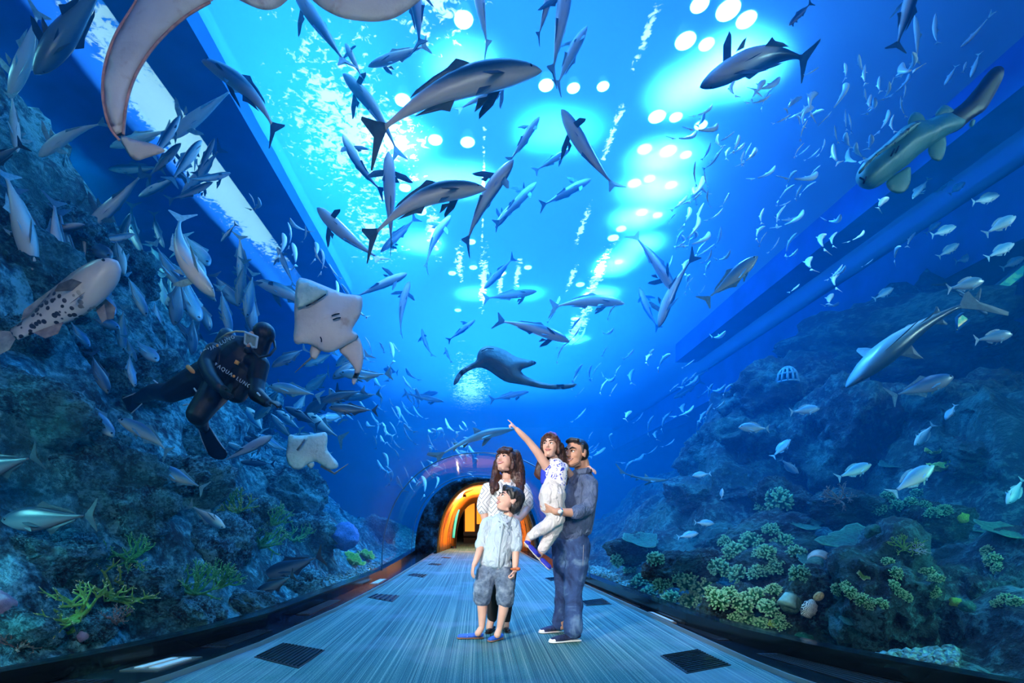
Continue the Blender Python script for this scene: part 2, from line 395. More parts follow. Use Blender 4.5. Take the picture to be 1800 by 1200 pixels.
t.l(tr.outputs[0], mx.inputs[1]); t.l(tl.outputs[0], mx.inputs[2]); t.l(mx.outputs[0], t.out.inputs[0])
vs, fs = [], []; nx, ny = 60, 180
for j in range(ny+1):
    for i in range(nx+1):
        x = -5.3+14.5*i/nx; y = -1+34*j/ny
        vs.append((x, y, H+.06+.03*noise.noise(V((x*1.6, y*1.6, 0)))))
for j in range(ny):
    for i in range(nx):
        a = j*(nx+1)+i; fs.append((a, a+1, a+nx+2, a+nx+1))
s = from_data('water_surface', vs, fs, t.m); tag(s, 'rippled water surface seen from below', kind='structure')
M_PAINT = plain('blue_paint', (.006, .10, .42), .9, noise=.3, nscale=1.2)
M_DECK = plain('deck_paint', (.008, .09, .4), .85, noise=.3, nscale=1.5)
for nm, b in (('wall_back', (-12.2, 14.2, 34.05, 34.3, -2, 11)), ('wall_left', (-12.4, -12.05, -4, 34, -2, 11)), ('wall_right', (14.05, 14.4, -4, 34, -2, 11)),
              ('wall_front', (-12.4, 14.4, -4.4, -4.1, -2, 11))):
    o = box(nm, b, M_PAINT); o['kind'] = 'structure'
# decks over the sides of the tank
for nm, b in (('ceiling_left', (-12.4, -5.2, -4, 34, H+.12, H+.4)), ('ceiling_right', (9.0, 14.2, -4, 34, H+.12, H+.4)), ('ceiling', (-12.4, 14.4, -4.4, 34.3, 10.4, 10.6))):
    o = box(nm, b, M_DECK); o['kind'] = 'structure'
M_BEAM = plain('beam_paint', (.02, .27, .6), .8, noise=.2, nscale=1)
for i, (nm, b, lab) in enumerate((('beam', (-4.1, -3.3, 2, 13.5, H-.25, H+.35), 'broad pale blue beam along the left of the water surface'),
                   ('beam', (6.6, 7.3, -3, 17, H-.7, H-.1), 'dark beam under the deck, nearest on the right'),
                   ('beam', (9.0, 9.9, -3, 34, H-1.3, H-.1), 'dark beam high on the far right wall'))):
    o = box('beam_%d' % (i+1), b, M_BEAM if i == 0 else M_DECK); tag(o, lab, kind='structure')
def light(kind, name, loc, energy, col, parent=None, rot=(0, 0, 0), **kw):
    l = bpy.data.lights.new(name, kind); l.energy = energy; l.color = col
    for k, v in kw.items(): setattr(l, k, v)
    o = bpy.data.objects.new(name, l); COL.objects.link(o); o.location = loc; o.rotation_euler = rot
    if parent: o.parent = parent
    return o
# pool lamps over the water: (pixel of the glow, strength)
LAMPS = [(815, 35, 1), (640, 20, .6), (708, 176, 1), (765, 246, 1), (822, 250, 1), (740, 372, .9), (712, 330, .9), (775, 395, .6), (1205, 72, 1.2), (1242, 78, .6),
         (1280, 18, 1.4), (1312, 35, 1), (1230, 8, .8), (1155, 205, 1.2), (1188, 206, .6), (1232, 220, .6), (1133, 262, 1), (1175, 265, 1.2), (1206, 272, .5),
         (1115, 322, 1), (1142, 314, .6), (1180, 325, .7), (1128, 373, .9), (1156, 378, .6), (1078, 418, 1), (1092, 402, .8), (1055, 472, 1.1), (1088, 460, .6),
         (1020, 500, .9), (1010, 560, .9), (960, 150, .8), (1008, 155, .5), (1060, 152, .4), (828, 425, .7), (795, 480, .6), (832, 470, .6), (805, 545, .6), (928, 470, .5), (884, 480, .4)]
M_HOUS = plain('lamp_housing', (.1, .12, .14), .5)
M_LENS = plain('lamp_lens', (1, 1, 1), .3, emis=(.85, .95, 1), estr=34)
M_LENS.cycles.emission_sampling = 'NONE'
lampmesh = None
for i, (px, py, k) in enumerate(LAMPS):
    zl = H+.75
    p = W(px, py, (zl-EYE)*F/(CY-py))
    r = empty('pool_lamp', p)
    col_ = 'left' if p.x < .6 else ('middle' if p.x < 2.2 else 'right')
    tag(r, 'round white pool lamp above the water, glowing in the %s row at %s' % (col_, 'the top edge' if py < 100 else 'upper height' if py < 280 else 'middle height' if py < 430 else 'the far end'), 'lamp', 'pool lamps over the water')
    if lampmesh is None:
        bm = bmesh.new(); bmesh.ops.create_cone(bm, cap_ends=True, segments=20, radius1=.2, radius2=.1, depth=.22); 
        h = bm_done(bm, 'housing', M_HOUS, r, False); h.location = (0, 0, .12)
        bm = bmesh.new(); bmesh.ops.create_uvsphere(bm, u_segments=20, v_segments=10, radius=.17); bmesh.ops.scale(bm, vec=(1, 1, .3), verts=bm.verts)
        l = bm_done(bm, 'lens', M_LENS, r); lampmesh = (h, l)
    else:
        for q in lampmesh:
            c_ = q.copy(); COL.objects.link(c_); c_.parent = r
    r.scale = (.42+.34*k,)*3
    if i in (0, 2, 3, 4, 5, 8, 10, 13, 16, 17, 19, 22, 24, 26, 29, 30, 35, 11, 14, 20, 25, 31, 37):
        light('SPOT', 'lamp_light', (0, 0, -.1), (900 if p.x > 2.2 else 750)*k, ((.35, 1, .75) if i in (30, 31, 37) else (.8, .95, 1)), r, spot_size=math.radians(100), spot_blend=1, shadow_soft_size=.12)
w = bpy.data.worlds.new('World'); SC.world = w; w.use_nodes = True
w.node_tree.nodes['Background'].inputs[0].default_value = (.25, .55, 1, 1)
w.node_tree.nodes['Background'].inputs[1].default_value = .3
# row lights of the hall over the water
for i, (x, y, sx, sy, e) in enumerate(((-.5, 8, 7, 9, 1500), (.5, 19, 8, 12, 3600))):
    light('AREA', 'hall_skylight', (x, y, 10.2), e, (.55, .82, .93), None, (0, 0, 0), shape='RECTANGLE', size=sx, size_y=sy)
# added fill lights over the reefs, without fixtures
light('AREA', 'reef_fill', (-6.5, 5.5, 6.9), 320, (.3, .85, 1), None, (0, math.radians(25), 0), shape='RECTANGLE', size=1.2, size_y=6)
light('AREA', 'reef_fill', (6.0, 6.0, 5.9), 50, (.45, .85, 1), None, (0, math.radians(-25), 0), shape='RECTANGLE', size=1.0, size_y=5)
# added flash-like fill from behind the camera
light('AREA', 'front_fill', (0, -1.6, 2.4), 125, (1, .88, .82), None, (math.radians(100), 0, 0), shape='RECTANGLE', size=2.5, size_y=1.2)
def spot_at(name, loc, tgt, e, ang, col, soft=.12):
    o = light('SPOT', name, loc, e, col, None, spot_size=math.radians(ang), spot_blend=.6, shadow_soft_size=soft)
    o.rotation_euler = (V(tgt)-V(loc)).to_track_quat('-Z', 'Y').to_euler(); return o
spot_at('people_spot', (-2.3, .9, 2.8), (.45, 4.6, .95), 900, 38, (1, .95, .9))  # added key spot on the family, out of view
spot_at('people_spot', (1.4, .2, 2.5), (.5, 4.6, 1.1), 130, 36, (1, .95, .92))  # added weaker fill spot on the family
# added fill lights: far water, then low over both reefs
light('AREA', 'far_fill', (.5, 26, 6.7), 1100, (.4, .75, .95), None, (0, 0, 0), shape='RECTANGLE', size=12, size_y=10)
light('AREA', 'reef_fill', (-5.2, 2.0, 2.5), 420, (.2, .85, 1), None, (0, 0, 0), shape='RECTANGLE', size=1.2, size_y=2)
light('AREA', 'reef_fill', (5.6, 2.6, 2.4), 170, (.2, .95, .8), None, (0, 0, 0), shape='RECTANGLE', size=1.2, size_y=2)
spot_at('fish_spot', (11.5, 3.0, 5.6), (2.6, 8.2, 5.2), 1500, 60, (.8, .95, 1))  # added unseen spot that brightens the school fish
spot_at('fish_spot', (-9.5, 1.5, 6.4), (-2.0, 8.5, 3.6), 700, 60, (.7, .92, 1))  # added unseen spot from the left for the fish
# ------------------------------------------------------------------ seabed and cliffs
def rock_mat(name, dark, mid, light, sc=1.6, bumps=1.0):
    t = NT(name); c = t.coord('Object'); n1 = t.noise(c, sc, 8, .68); n2 = t.noise(c, sc*7, 5, .7); n3 = t.noise(c, sc*.4, 2)
    s = t.n('ShaderNodeMath', operation='ADD'); t.l(n1, s.inputs[0]); t.l(n2, s.inputs[1])
    h = t.n('ShaderNodeMath', operation='MULTIPLY'); t.l(s.outputs[0], h.inputs[0]); h.inputs[1].default_value = .5
    col = t.ramp(h.outputs[0], [(.435, dark), (.5, mid), (.57, light)])
    col = t.mix(t.ramp(n3, [(.45, (0, 0, 0)), (.62, (.4, .4, .4))]), col, tuple(x*.6+y*.4 for x, y in zip(mid, (.03, .3, .16))))
    t.l(col, t.b.inputs['Base Color']); t.b.inputs['Roughness'].default_value = .85; t.bump(s.outputs[0], bumps, .12)
    return t.m
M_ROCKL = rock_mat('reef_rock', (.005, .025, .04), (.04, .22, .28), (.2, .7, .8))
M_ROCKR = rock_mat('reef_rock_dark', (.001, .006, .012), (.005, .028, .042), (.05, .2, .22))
t = NT('gravel'); c = t.coord('Object'); vr = t.n('ShaderNodeTexVoronoi'); vr.inputs['Scale'].default_value = 18; t.l(c, vr.inputs[0])
col = t.ramp(t.noise(c, 24, 3), [(.3, (.004, .04, .05)), (.6, (.14, .36, .36))]); t.l(col, t.b.inputs['Base Color']); t.bump(vr.outputs['Distance'], 1, .03); M_GRAVEL = t.m
def relief(name, side, s0, s1, ns, y0, y1, ny, mat, label):
    vs, fs = [], []
    for j in range(ny+1):
        u = j/ny; y = y0+(y1-y0)*u**1.35
        for i in range(ns+1):
            s = s0+(s1-s0)*(i/ns)**1.2; x = side*(hw(y)+s)
            z = reefz(x, y)
            k = min(1, max(0, s-.25))
            q = V((x*1.7, y*1.7, z*1.7))
            # push sideways too, so that the cliff has overhangs and cracks
            dx = .22*fbm(q, 4)*k*2; dz = .30*(.35-abs(noise.noise(q*1.4)))*k+.1*noise.noise(q*5)*k
            vs.append((x+dx, y+.2*fbm(q+V((9, 9, 9)), 3)*k*2, z+dz))
    n = ns+1
    for j in range(ny):
        for i in range(ns): a = j*n+i; fs.append((a, a+1, a+n+1, a+n))
    o = from_data(name, vs, fs, mat); tag(o, label, kind='structure'); return o
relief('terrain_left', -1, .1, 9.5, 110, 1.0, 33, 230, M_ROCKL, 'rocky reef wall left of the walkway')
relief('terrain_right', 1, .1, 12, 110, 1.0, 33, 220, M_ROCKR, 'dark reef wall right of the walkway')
def gravel(name, pts, lab):
    """pts: outline (px,py) on the seabed beside the plinth"""
    c = [onz(px, py, .06) for px, py in pts]
    bm = bmesh.new(); a = [bm.verts.new((p.x, p.y, .10)) for p in c]; b = [bm.verts.new((p.x, p.y, -.1)) for p in c]
    bm.faces.new(a); bm.faces.new(b[::-1])
    for i in range(len(a)): bm.faces.new((a[i], a[(i+1) % len(a)], b[(i+1) % len(a)], b[i]))
    rr = random.Random(len(pts)); xs = [p.x for p in c]; ys = [p.y for p in c]; k = 0
    while k < 420:
        x, y = rr.uniform(min(xs), max(xs)), rr.uniform(min(ys), max(ys)); k += 1
        ins = False
        for p, q in zip(c, c[1:]+c[:1]):
            if (p.y > y) != (q.y > y) and x < (q.x-p.x)*(y-p.y)/(q.y-p.y)+p.x: ins = not ins
        if ins:
            r_ = rr.uniform(.02, .05)
            bmesh.ops.create_icosphere(bm, subdivisions=1, radius=1, matrix=Matrix.LocRotScale(V((x, y, .095+rr.uniform(0, .02))), Euler((rr.random()*3, rr.random()*3, 0)), V((r_, r_*.8, r_*.6))))
    o = bm_done(bm, name, M_GRAVEL, None, False); tag(o, lab, 'gravel', kind='stuff')
# ------------------------------------------------------------------ boulders
from mathutils.bvhtree import BVHTree
RR = random.Random(5)
_bould = {}
def boulder_mesh(k, mat):
    key = (k, mat.name)
    if key in _bould: return _bould[key]
    bm = bmesh.new(); bmesh.ops.create_icosphere(bm, subdivisions=5, radius=1)
    off = V((k*13.7, k*5.1, k*2.3))
    for v in bm.verts:
        p = v.co.copy(); q = p*1.1+off
        h = .55*noise.noise(q)+.34*(.3-abs(noise.noise(q*2.2)))+.17*(.3-abs(noise.noise(q*4.6)))+.09*noise.noise(q*9)+.05*noise.noise(q*18)
        v.co = p*(1+h)
    me = bpy.data.meshes.new('reef_rock'); bm.to_mesh(me); bm.free(); me.materials.append(mat)
    me.polygons.foreach_set('use_smooth', [True]*len(me.polygons)); _bould[key] = me; return me
def world_poly(objs):
    vs, fs = [], []
    for o in objs:
        o_ = len(vs); M = o.matrix_world if o.parent is None else o.matrix_world
        vs += [M @ v.co for v in o.data.vertices]; fs += [tuple(i+o_ for i in p.vertices) for p in o.data.polygons]
    return BVHTree.FromPolygons(vs, fs)
TERR = [bpy.data.objects['terrain_left'], bpy.data.objects['terrain_right']]
BV0 = world_poly(TERR)
EYEP = V((0, 0, EYE))
def hit(px, py, bv):
    d = (W(px, py, 1)-EYEP); L_ = d.length; d.normalize()
    # start beyond the glazing
    st = 1.5
    while st < 30 and in_tunnel(W(px, py, st), .16): st += .05
    loc, nrm, i, dist = bv.ray_cast(EYEP+d*st*L_, d)
    return loc, nrm
ROCKS = []
def rock(px, py, rpx, label, asp=(1, 1, .8), mat=None, d=None, group=None):
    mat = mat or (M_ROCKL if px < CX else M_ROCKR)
    if d is None:
        loc, nrm = hit(px, py, BV0)
        if loc is None: return None
        d = loc.y; rad = rpx*d/F; d = d+.15*rad
    rad = rpx*d/F; c = W(px, py, d)
    # keep clear of the glazing
    lim = hw(c.y)+.14+rad*asp[0]*1.12
    if abs(c.x) < lim: c.x = math.copysign(lim, c.x)
    o = bpy.data.objects.new('reef_rock', boulder_mesh(RR.randrange(7), mat)); COL.objects.link(o)
    o.location = c; o.scale = (rad*asp[0], rad*asp[1], rad*asp[2]); o.rotation_euler = (RR.uniform(-.4, .4), RR.uniform(-.3, .3), RR.uniform(0, 6.28))
    o.matrix_world = Matrix.LocRotScale(c, o.rotation_euler, o.scale)
    tag(o, label, 'rock', group); ROCKS.append(o); return o
LR = [(640, 905, 48, 'rounded blue rock at the far end of the left reef'), (590, 850, 60, 'large mottled green rock left of the glass joint'), (500, 870, 62, 'dark round rock under the small white ray'),
      (545, 940, 55, 'blue rock below the mottled green rock'), (430, 905, 50, 'rock carrying the dark green branching coral'), (385, 965, 60, 'broad rock right of the yellow green staghorn coral'),
      (515, 1030, 46, 'pointed teal rock beside the gravel patch'), (440, 1075, 50, 'low blue rock at the plinth left of the gravel'), (320, 850, 66, 'streaked teal rock below the violet blue jack'),
      (190, 850, 80, 'wide teal rock above the large dark trevally'), (255, 905, 50, 'narrow blue rock right of the large dark trevally'), (90, 990, 70, 'cyan mottled rock under the large dark trevally'),
      (150, 1095, 48, 'low rock at the foot of the front staghorn coral'), (260, 1045, 55, 'smooth blue rock between the two staghorn corals'), (345, 1085, 46, 'pale blue rock on the plinth edge at the lower left'),
      (40, 1120, 60, 'cyan rock in the lower left corner'), (50, 960, 40, 'small rock at the left edge under the trevally head'), (140, 430, 60, 'jutting rock in the hollow above the spotted grouper'),
      (230, 480, 46, 'knobbly rock behind the crowd of jacks'), (60, 500, 80, 'big bumpy rock behind the grouper head'), (250, 660, 60, 'long green rock left of the diver'), (170, 640, 60, 'dark rock between grouper and diver'),
      (60, 720, 84, 'broad dark rock below the grouper tail'), (430, 720, 56, 'green lit rock under the diver hand'), (330, 790, 60, 'rock below the diver fins'), (160, 770, 56, 'dark rock behind the teal jack'),
      (480, 800, 50, 'rock behind the small white ray'), (30, 600, 50, 'dark rock at the left edge by the grouper tail'), (745, 880, 26, 'dark far rock beside the vault, upper one'), (735, 925, 30, 'dark far rock beside the vault, lower one'),
      (70, 60, 50, 'green rock in the top left corner'), (20, 400, 46, 'rock ledge at the left edge behind the row of fish'), (665, 935, 30, 'slender dark rock seen through the glass joint')]
for x, y, r_, lab in LR: rock(x, y, r_, lab, (1, .9, RR.uniform(.65, .95)))
RL = [(1560, 1055, 150, 'huge dark coral covered rock at the lower right', (1.05, .6, .72), 4.55), (1752, 1090, 92, 'tall dark rock at the lower right corner', (.9, .8, 1.25), 4.3),
      (1420, 1060, 66, 'rock under the striped shell, left of the huge rock', (1, .8, .8), 4.75), (1255, 1075, 52, 'dark rock under the green coral behind the front glass', (1.1, .8, .85), 5.2),
      (1690, 1035, 34, 'small blue rock between the two big rocks at the right', (1, 1, .9), 4.9), (1640, 925, 46, 'mossy rock right of the flat table coral', (1.2, .8, .9), 5.5),
      (1720, 800, 75, 'overhanging ledge rock at the right edge', (1.5, .8, .5), 6.6), (1745, 720, 70, 'bumpy rock tower at the right edge', (1.2, .8, .9), 7.2), (1500, 900, 60, 'pale blue rock behind the flat table coral', (1.2, .8, .6), 6.4),
      (1380, 1000, 70, 'rock below the green coral bank', (1.3, .8, .7), 5.8), (1330, 960, 66, 'far rock carrying the green coral bank', (1.4, .8, .7), 7.0), (1170, 1000, 44, 'rock with small corals right of the man', (1.3, .8, .7), 6.4),
      (1110, 965, 36, 'flat topped far rock right of the man', (1.3, .8, .7), 8.4), (1285, 800, 75, 'dark overhanging bulge of the rock wall right of centre', (1, .8, .9), 9.6), (1240, 870, 70, 'low dark rock arm right of the man', (1.5, .8, .5), 9.4),
      (1370, 700, 80, 'dark shoulder of the ridge under the sunk basket', (1.1, .8, .8), 9.8), (1560, 620, 110, 'dark top of the ridge behind the grey shark', (1.4, .8, .7), 9.6), (1480, 780, 110, 'dark rock wall of the cave', (1.2, .8, .9), 8.8),
      (1620, 760, 90, 'dark rock wall above the yellow green coral', (1.2, .8, .8), 7.8), (1370, 880, 44, 'rock under the bushy green coral', (1, .8, .8), 7.4)]
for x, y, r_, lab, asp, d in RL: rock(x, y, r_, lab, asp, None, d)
BV1 = world_poly(TERR+ROCKS)
# gravel beds beside the plinth
gl_ = [(575, 1036), (610, 1024), (650, 1011), (676, 1001), (672, 992), (640, 994), (606, 1000), (574, 1008), (566, 1022)]
gravel('gravel_bed', gl_, 'pale gravel bed beside the plinth, left of the walkway')
gravel('gravel_bed', [(1530, 1163), (1590, 1172), (1640, 1180), (1680, 1185), (1684, 1170), (1680, 1152), (1660, 1148), (1600, 1156)], 'pale gravel bed at the foot of the huge dark rock')
gravel('gravel_bed', [(1024, 1006), (1060, 1018), (1100, 1035), (1108, 1030), (1085, 1014), (1058, 1002), (1034, 998)], 'gravel bed behind the glass just right of the man')
# ------------------------------------------------------------------ corals
def coral_mat(name, a, b, tipc):
    t = NT(name); at = t.n('ShaderNodeAttribute', attribute_name='tip'); c = t.coord(); n = t.noise(c, 9, 3)
    col = t.mix(t.ramp(at.outputs['Fac'], [(.55, (0, 0, 0)), (1, (1, 1, 1))]), t.ramp(n, [(.35, a), (.65, b)]), tipc)
    t.l(col, t.b.inputs['Base Color']); t.b.inputs['Roughness'].default_value = .6; t.bump(t.noise(c, 14, 5, .7), .7, .12); return t.m
MC_STAG = coral_mat('staghorn', (.13, .42, .07), (.28, .6, .14), (.9, 1, .6))
MC_GREEN = coral_mat('green_staghorn', (.04, .4, .12), (.12, .6, .2), (.5, 1, .6))
MC_BROWN = coral_mat('brown_coral', (.22, .16, .14), (.4, .32, .28), (.8, .7, .7))
MC_CAUL = coral_mat('cauliflower', (.005, .13, .07), (.01, .26, .13), (.22, .75, .45))
MC_CAULY = coral_mat('cauliflower_pale', (.01, .2, .07), (.03, .38, .12), (.45, .95, .5))
MC_LEAF = coral_mat('leaf_coral', (.12, .5, .06), (.4, .8, .1), (.75, 1, .3))
MC_WHITE = coral_mat('white_coral', (.6, .75, .95), (.8, .9, 1), (1, 1, 1))
MC_TABLE = coral_mat('table_coral', (.004, .08, .07), (.012, .2, .15), (.08, .36, .26))
MC_BLUE = coral_mat('blue_coral', (.02, .2, .6), (.05, .3, .8), (.2, .5, .9))
MC_PINK = coral_mat('pink_coral', (.5, .42, .6), (.7, .6, .75), (.9, .8, .9))
def coral_mesh(kind, seed, mat):
    rr = random.Random(seed); vs, fs, tip = [], [], []
    def seg(p, q, r0, r1, t0, t1, n=6, cap=True):
        ax = (q-p); L = ax.length
        if L < 1e-6: return
        ax /= L; a = ax.orthogonal().normalized(); b = ax.cross(a); o = len(vs)
        rings = [(p, r0, t0), (q, r1, t1)]
        if cap: rings.append((q+ax*r1*.6, r1*.72, t1)); 
        for c_, r_, tt in rings:
            for k in range(n):
                an = 6.2832*k/n; vs.append(c_+(a*math.cos(an)+b*math.sin(an))*r_); tip.append(tt)
        m = len(rings)
        for i in range(m-1):
            for k in range(n): fs.append((o+i*n+k, o+i*n+(k+1) % n, o+(i+1)*n+(k+1) % n, o+(i+1)*n+k))
        if cap: vs.append(q+ax*r1*1.05); tip.append(t1); [fs.append((o+(m-1)*n+k, o+(m-1)*n+(k+1) % n, len(vs)-1)) for k in range(n)]
    if kind == 'stag':
        def grow(p, d, r, L, lv):
            steps = 2
            for s_ in range(steps):
                d2 = (d+V((rr.uniform(-.2, .2), rr.uniform(-.2, .2), rr.uniform(-.05, .22)))).normalized()
                q = p+d2*L/steps; end = lv == 0 and s_ == steps-1
                seg(p, q, r, r*(.9 if not end else .55), 0 if lv else .3*s_, 1 if end else (.0 if lv else .35), 6, True)
                p, d, r = q, d2, r*.9
            if lv > 0:
                nb = 2 if rr.random() < .6 else 3
                for _ in range(nb):
                    sp_ = V((rr.gauss(0, .6), rr.gauss(0, .6), rr.gauss(.15, .4)))
                    grow(p, (d+sp_).normalized(), r*.82, L*rr.uniform(.62, .9), lv-1)
        for k in range(7):
            an = k*.9+rr.uniform(0, .5); grow(V((rr.uniform(-.06, .06), rr.uniform(-.06, .06), -.05)), V((math.cos(an), math.sin(an), rr.uniform(.35, 1.3))).normalized(), .072, .5, 3)
    elif kind == 'caul':
        n = 46
        for k in range(n):
            z = 1-(k+.5)/n*1.05; an = k*2.39996; s = math.sqrt(max(0, 1-z*z))
            d = (V((s*math.cos(an), s*math.sin(an), z))+V((rr.uniform(-.15, .15), rr.uniform(-.15, .15), 0))).normalized()
            L = rr.uniform(.72, 1.0); base = d*.25; q = d*L*.75
            seg(base, q, .10, .085, 0, .4)
            for _ in range(3):
                e = (d+V((rr.gauss(0, .5), rr.gauss(0, .5), rr.gauss(.1, .4)))).normalized()
                seg(q, q+e*rr.uniform(.15, .28), .075, .062, .35, 1)
    elif kind == 'leaf':
        for k in range(11):
            an = k*2.4; R0 = rr.uniform(.05, .3); c_ = V((math.cos(an)*R0, math.sin(an)*R0, 0)); out = V((math.cos(an), math.sin(an), rr.uniform(.5, 1.4))).normalized()
            sd = out.cross(V((0, 0, 1))).normalized(); nn = out.cross(sd); o = len(vs); m = 9
            H_ = rr.uniform(.55, .95); w0 = rr.uniform(.22, .4)
            for side in (1, -1):
                for i in range(m):
                    u = i/(m-1)-.5
                    for j in range(5):
                        v_ = j/4; ww = w0*(.3+.9*math.sin(min(1, v_*1.05)*math.pi*.62))
                        rim = 1 if (j == 4 or i in (0, m-1)) else 0
                        p = c_+out*(v_*H_*(1-.35*abs(u)*2*v_))+sd*u*2*ww+nn*(.10*math.sin(u*9+k)*v_+side*.025*(0.3 if rim else 1))
                        vs.append(p); tip.append(.4+.6*rim*v_)
            for s_ in (0, 1):
                for i in range(m-1):
                    for j in range(4):
                        a = o+s_*m*5+i*5+j; fs.append((a, a+1, a+6, a+5) if s_ else (a+5, a+6, a+1, a))
            for i in range(m-1): fs.append((o+i*5+4, o+(i+1)*5+4, o+m*5+(i+1)*5+4, o+m*5+i*5+4))
            for i in (0, m-1):
                for j in range(4): fs.append((o+i*5+j, o+i*5+j+1, o+m*5+i*5+j+1, o+m*5+i*5+j))
    elif kind == 'plate':
        n, m = 40, 9
        for side in (1, -1):
            for j in range(m):
                for i in range(n):
                    an = 6.2832*i/n; r_ = (j/(m-1))*(1+.16*math.sin(3*an+seed)+.08*math.sin(7*an+seed*2)+.03*math.sin(17*an))
                    z = .10*r_*r_+.03*math.sin(an*5)*r_+(.03 if side > 0 else -.03-.25*(1-r_)**2)*(1 if j < m-1 else .4)
                    z += rr.uniform(-.012, .02) if side > 0 else 0
                    vs.append(V((r_*math.cos(an), r_*math.sin(an), z))); tip.append(1. if j == m-1 else rr.uniform(0, .75))
        for s_ in (0, 1):
            for j in range(m-1):
                for i in range(n):
                    a = s_*n*m+j*n+i; b = s_*n*m+j*n+(i+1) % n; fs.append((a, b, b+n, a+n))
        for i in range(n): a = (m-1)*n+i; b = (m-1)*n+(i+1) % n; fs.append((a, b, b+n*m, a+n*m))
    elif kind == 'mass':
        bmx = bmesh.new(); bmesh.ops.create_icosphere(bmx, subdivisions=4, radius=1)
        for v in bmx.verts:
            q = v.co*1.3+V((seed, 0, 0)); h = .3*noise.noise(q)+.12*noise.noise(q*4); v.co = v.co*(1+h); vs.append(v.co.copy()); tip.append(.5+.5*noise.noise(q*3))
        fs = [tuple(v.index for v in f.verts) for f in bmx.faces]; bmx.free()
    me = bpy.data.meshes.new(kind); me.from_pydata([tuple(v) for v in vs], [], fs); me.materials.append(mat)
    at = me.attributes.new('tip', 'FLOAT', 'POINT'); at.data.foreach_set('value', [float(x) for x in tip])
    bmx = bmesh.new(); bmx.from_mesh(me); bmesh.ops.recalc_face_normals(bmx, faces=bmx.faces); bmx.to_mesh(me); bmx.free()
    me.polygons.foreach_set('use_smooth', [True]*len(me.polygons)); return me
_cor = {}
CNAME = {'stag': 'staghorn_coral', 'caul': 'cauliflower_coral', 'leaf': 'leaf_coral', 'plate': 'table_coral', 'mass': 'brain_coral'}
def coral(kind, px, py, rpx, mat, label, group=None, nv=3, lean=.5, sc=(1, 1, 1), d=None):
    key = (kind, RR.randrange(nv), mat.name)
    if key not in _cor: _cor[key] = coral_mesh(kind, key[1]+3, mat)
    loc, nrm = hit(px, py, BV1)
    if d is not None or loc is None: loc = W(px, py, d or 6); nrm = V((0, 0, 1))
    if nrm.dot(EYEP-loc) < 0: nrm = -nrm
    r_ = rpx*loc.y/F
    up = (V((0, -.15, 1))*(1-lean)+nrm*lean).normalized()
    if kind == 'plate': up = (V((0, -.35, 1))+nrm*.1).normalized()
    q = up.to_track_quat('Z', 'Y') @ Quaternion((0, 0, 1), RR.uniform(0, 6.28))
    lim = hw(loc.y)+.16+r_*(.3 if kind == 'stag' else .8)
    if abs(loc.x) < lim:
        loc = V((math.copysign(lim, loc.x), loc.y, loc.z)); h_ = BV1.ray_cast(loc+V((0, 0, 1.2)), V((0, 0, -1)))[0]
        if h_ is not None: loc.z = max(loc.z, h_.z)
    o = bpy.data.objects.new(CNAME[kind], _cor[key]); COL.objects.link(o)
    o.matrix_world = Matrix.LocRotScale(loc, q, V((r_*sc[0], r_*sc[1], r_*sc[2]))); tag(o, label, 'coral', group); return o
S_ = 'stag'
for a in [(S_, 138, 1082, 56, MC_STAG, 'yellow green staghorn coral nearest the front on the left'), (S_, 200, 1048, 62, MC_STAG, 'wide yellow green staghorn coral, second from the front on the left'),
          (S_, 228, 985, 40, MC_GREEN, 'bright green staghorn coral standing above the yellow green ones'), (S_, 338, 1042, 44, MC_GREEN, 'green bushy staghorn coral right of the yellow green ones'),
          (S_, 385, 1030, 36, MC_GREEN, 'small green staghorn coral beside the round dark hole'), (S_, 205, 1095, 26, MC_BROWN, 'small brown coral tuft in front of the wide staghorn coral'),
          (S_, 415, 900, 34, MC_STAG, 'olive branching coral on the reef below the bunch of jacks'), (S_, 455, 960, 40, MC_GREEN, 'dark green branching coral in the middle of the left reef'),
          (S_, 515, 950, 34, MC_GREEN, 'green branching coral left of the blue sponge'), (S_, 480, 920, 30, MC_GREEN, 'green coral tuft high in the middle of the left reef'),
          (S_, 32, 1140, 30, MC_BROWN, 'brown twiggy coral in the lower left corner'), (S_, 1475, 880, 26, MC_BROWN, 'low brown coral tuft behind the table coral'),
          ('leaf', 618, 990, 26, MC_LEAF, 'bright yellow green leaf coral beside the gravel, left of the walkway'), ('leaf', 642, 980, 20, MC_LEAF, 'smaller leaf coral touching the bright yellow green one'),
          ('leaf', 222, 1080, 11, MC_LEAF, 'tiny green leaf coral by the brown tuft'), ('leaf', 127, 1112, 11, MC_LEAF, 'tiny green leaf coral at the foot of the front staghorn'),
          ('mass', 606, 942, 24, MC_BLUE, 'round vivid blue sponge left of the glass joint'), ('mass', -2, 1062, 22, MC_PINK, 'pinkish lilac coral head at the left edge'),
          ('mass', 146, 1118, 9, MC_PINK, 'small pink ball coral on the dark stone at lower left')]:
    coral(*a)
G1 = 'green cauliflower coral clump with pale knobs on the bank right of the man'
for x, y, r_ in [(1112, 1000, 18), (1128, 1025, 20), (1150, 985, 18), (1165, 1030, 20), (1142, 1045, 18), (1190, 1012, 16), (1085, 985, 14), (1108, 1050, 14)]:
    coral('caul', x, y, r_, MC_CAUL, G1, 'corals on the bank right of the man')
G2 = 'bright green cauliflower coral clump on the round rock behind the front glass, right'
for x, y, r_ in [(1205, 1022, 24), (1235, 1030, 26), (1180, 1055, 20), (1215, 1062, 24), (1255, 1055, 22), (1282, 1048, 20), (1160, 1065, 16), (1240, 1085, 16)]:
    coral('caul', x, y, r_, MC_CAULY, G2, 'corals on the round rock')
G3 = 'teal green coral clump on the upper coral bank below the cave'
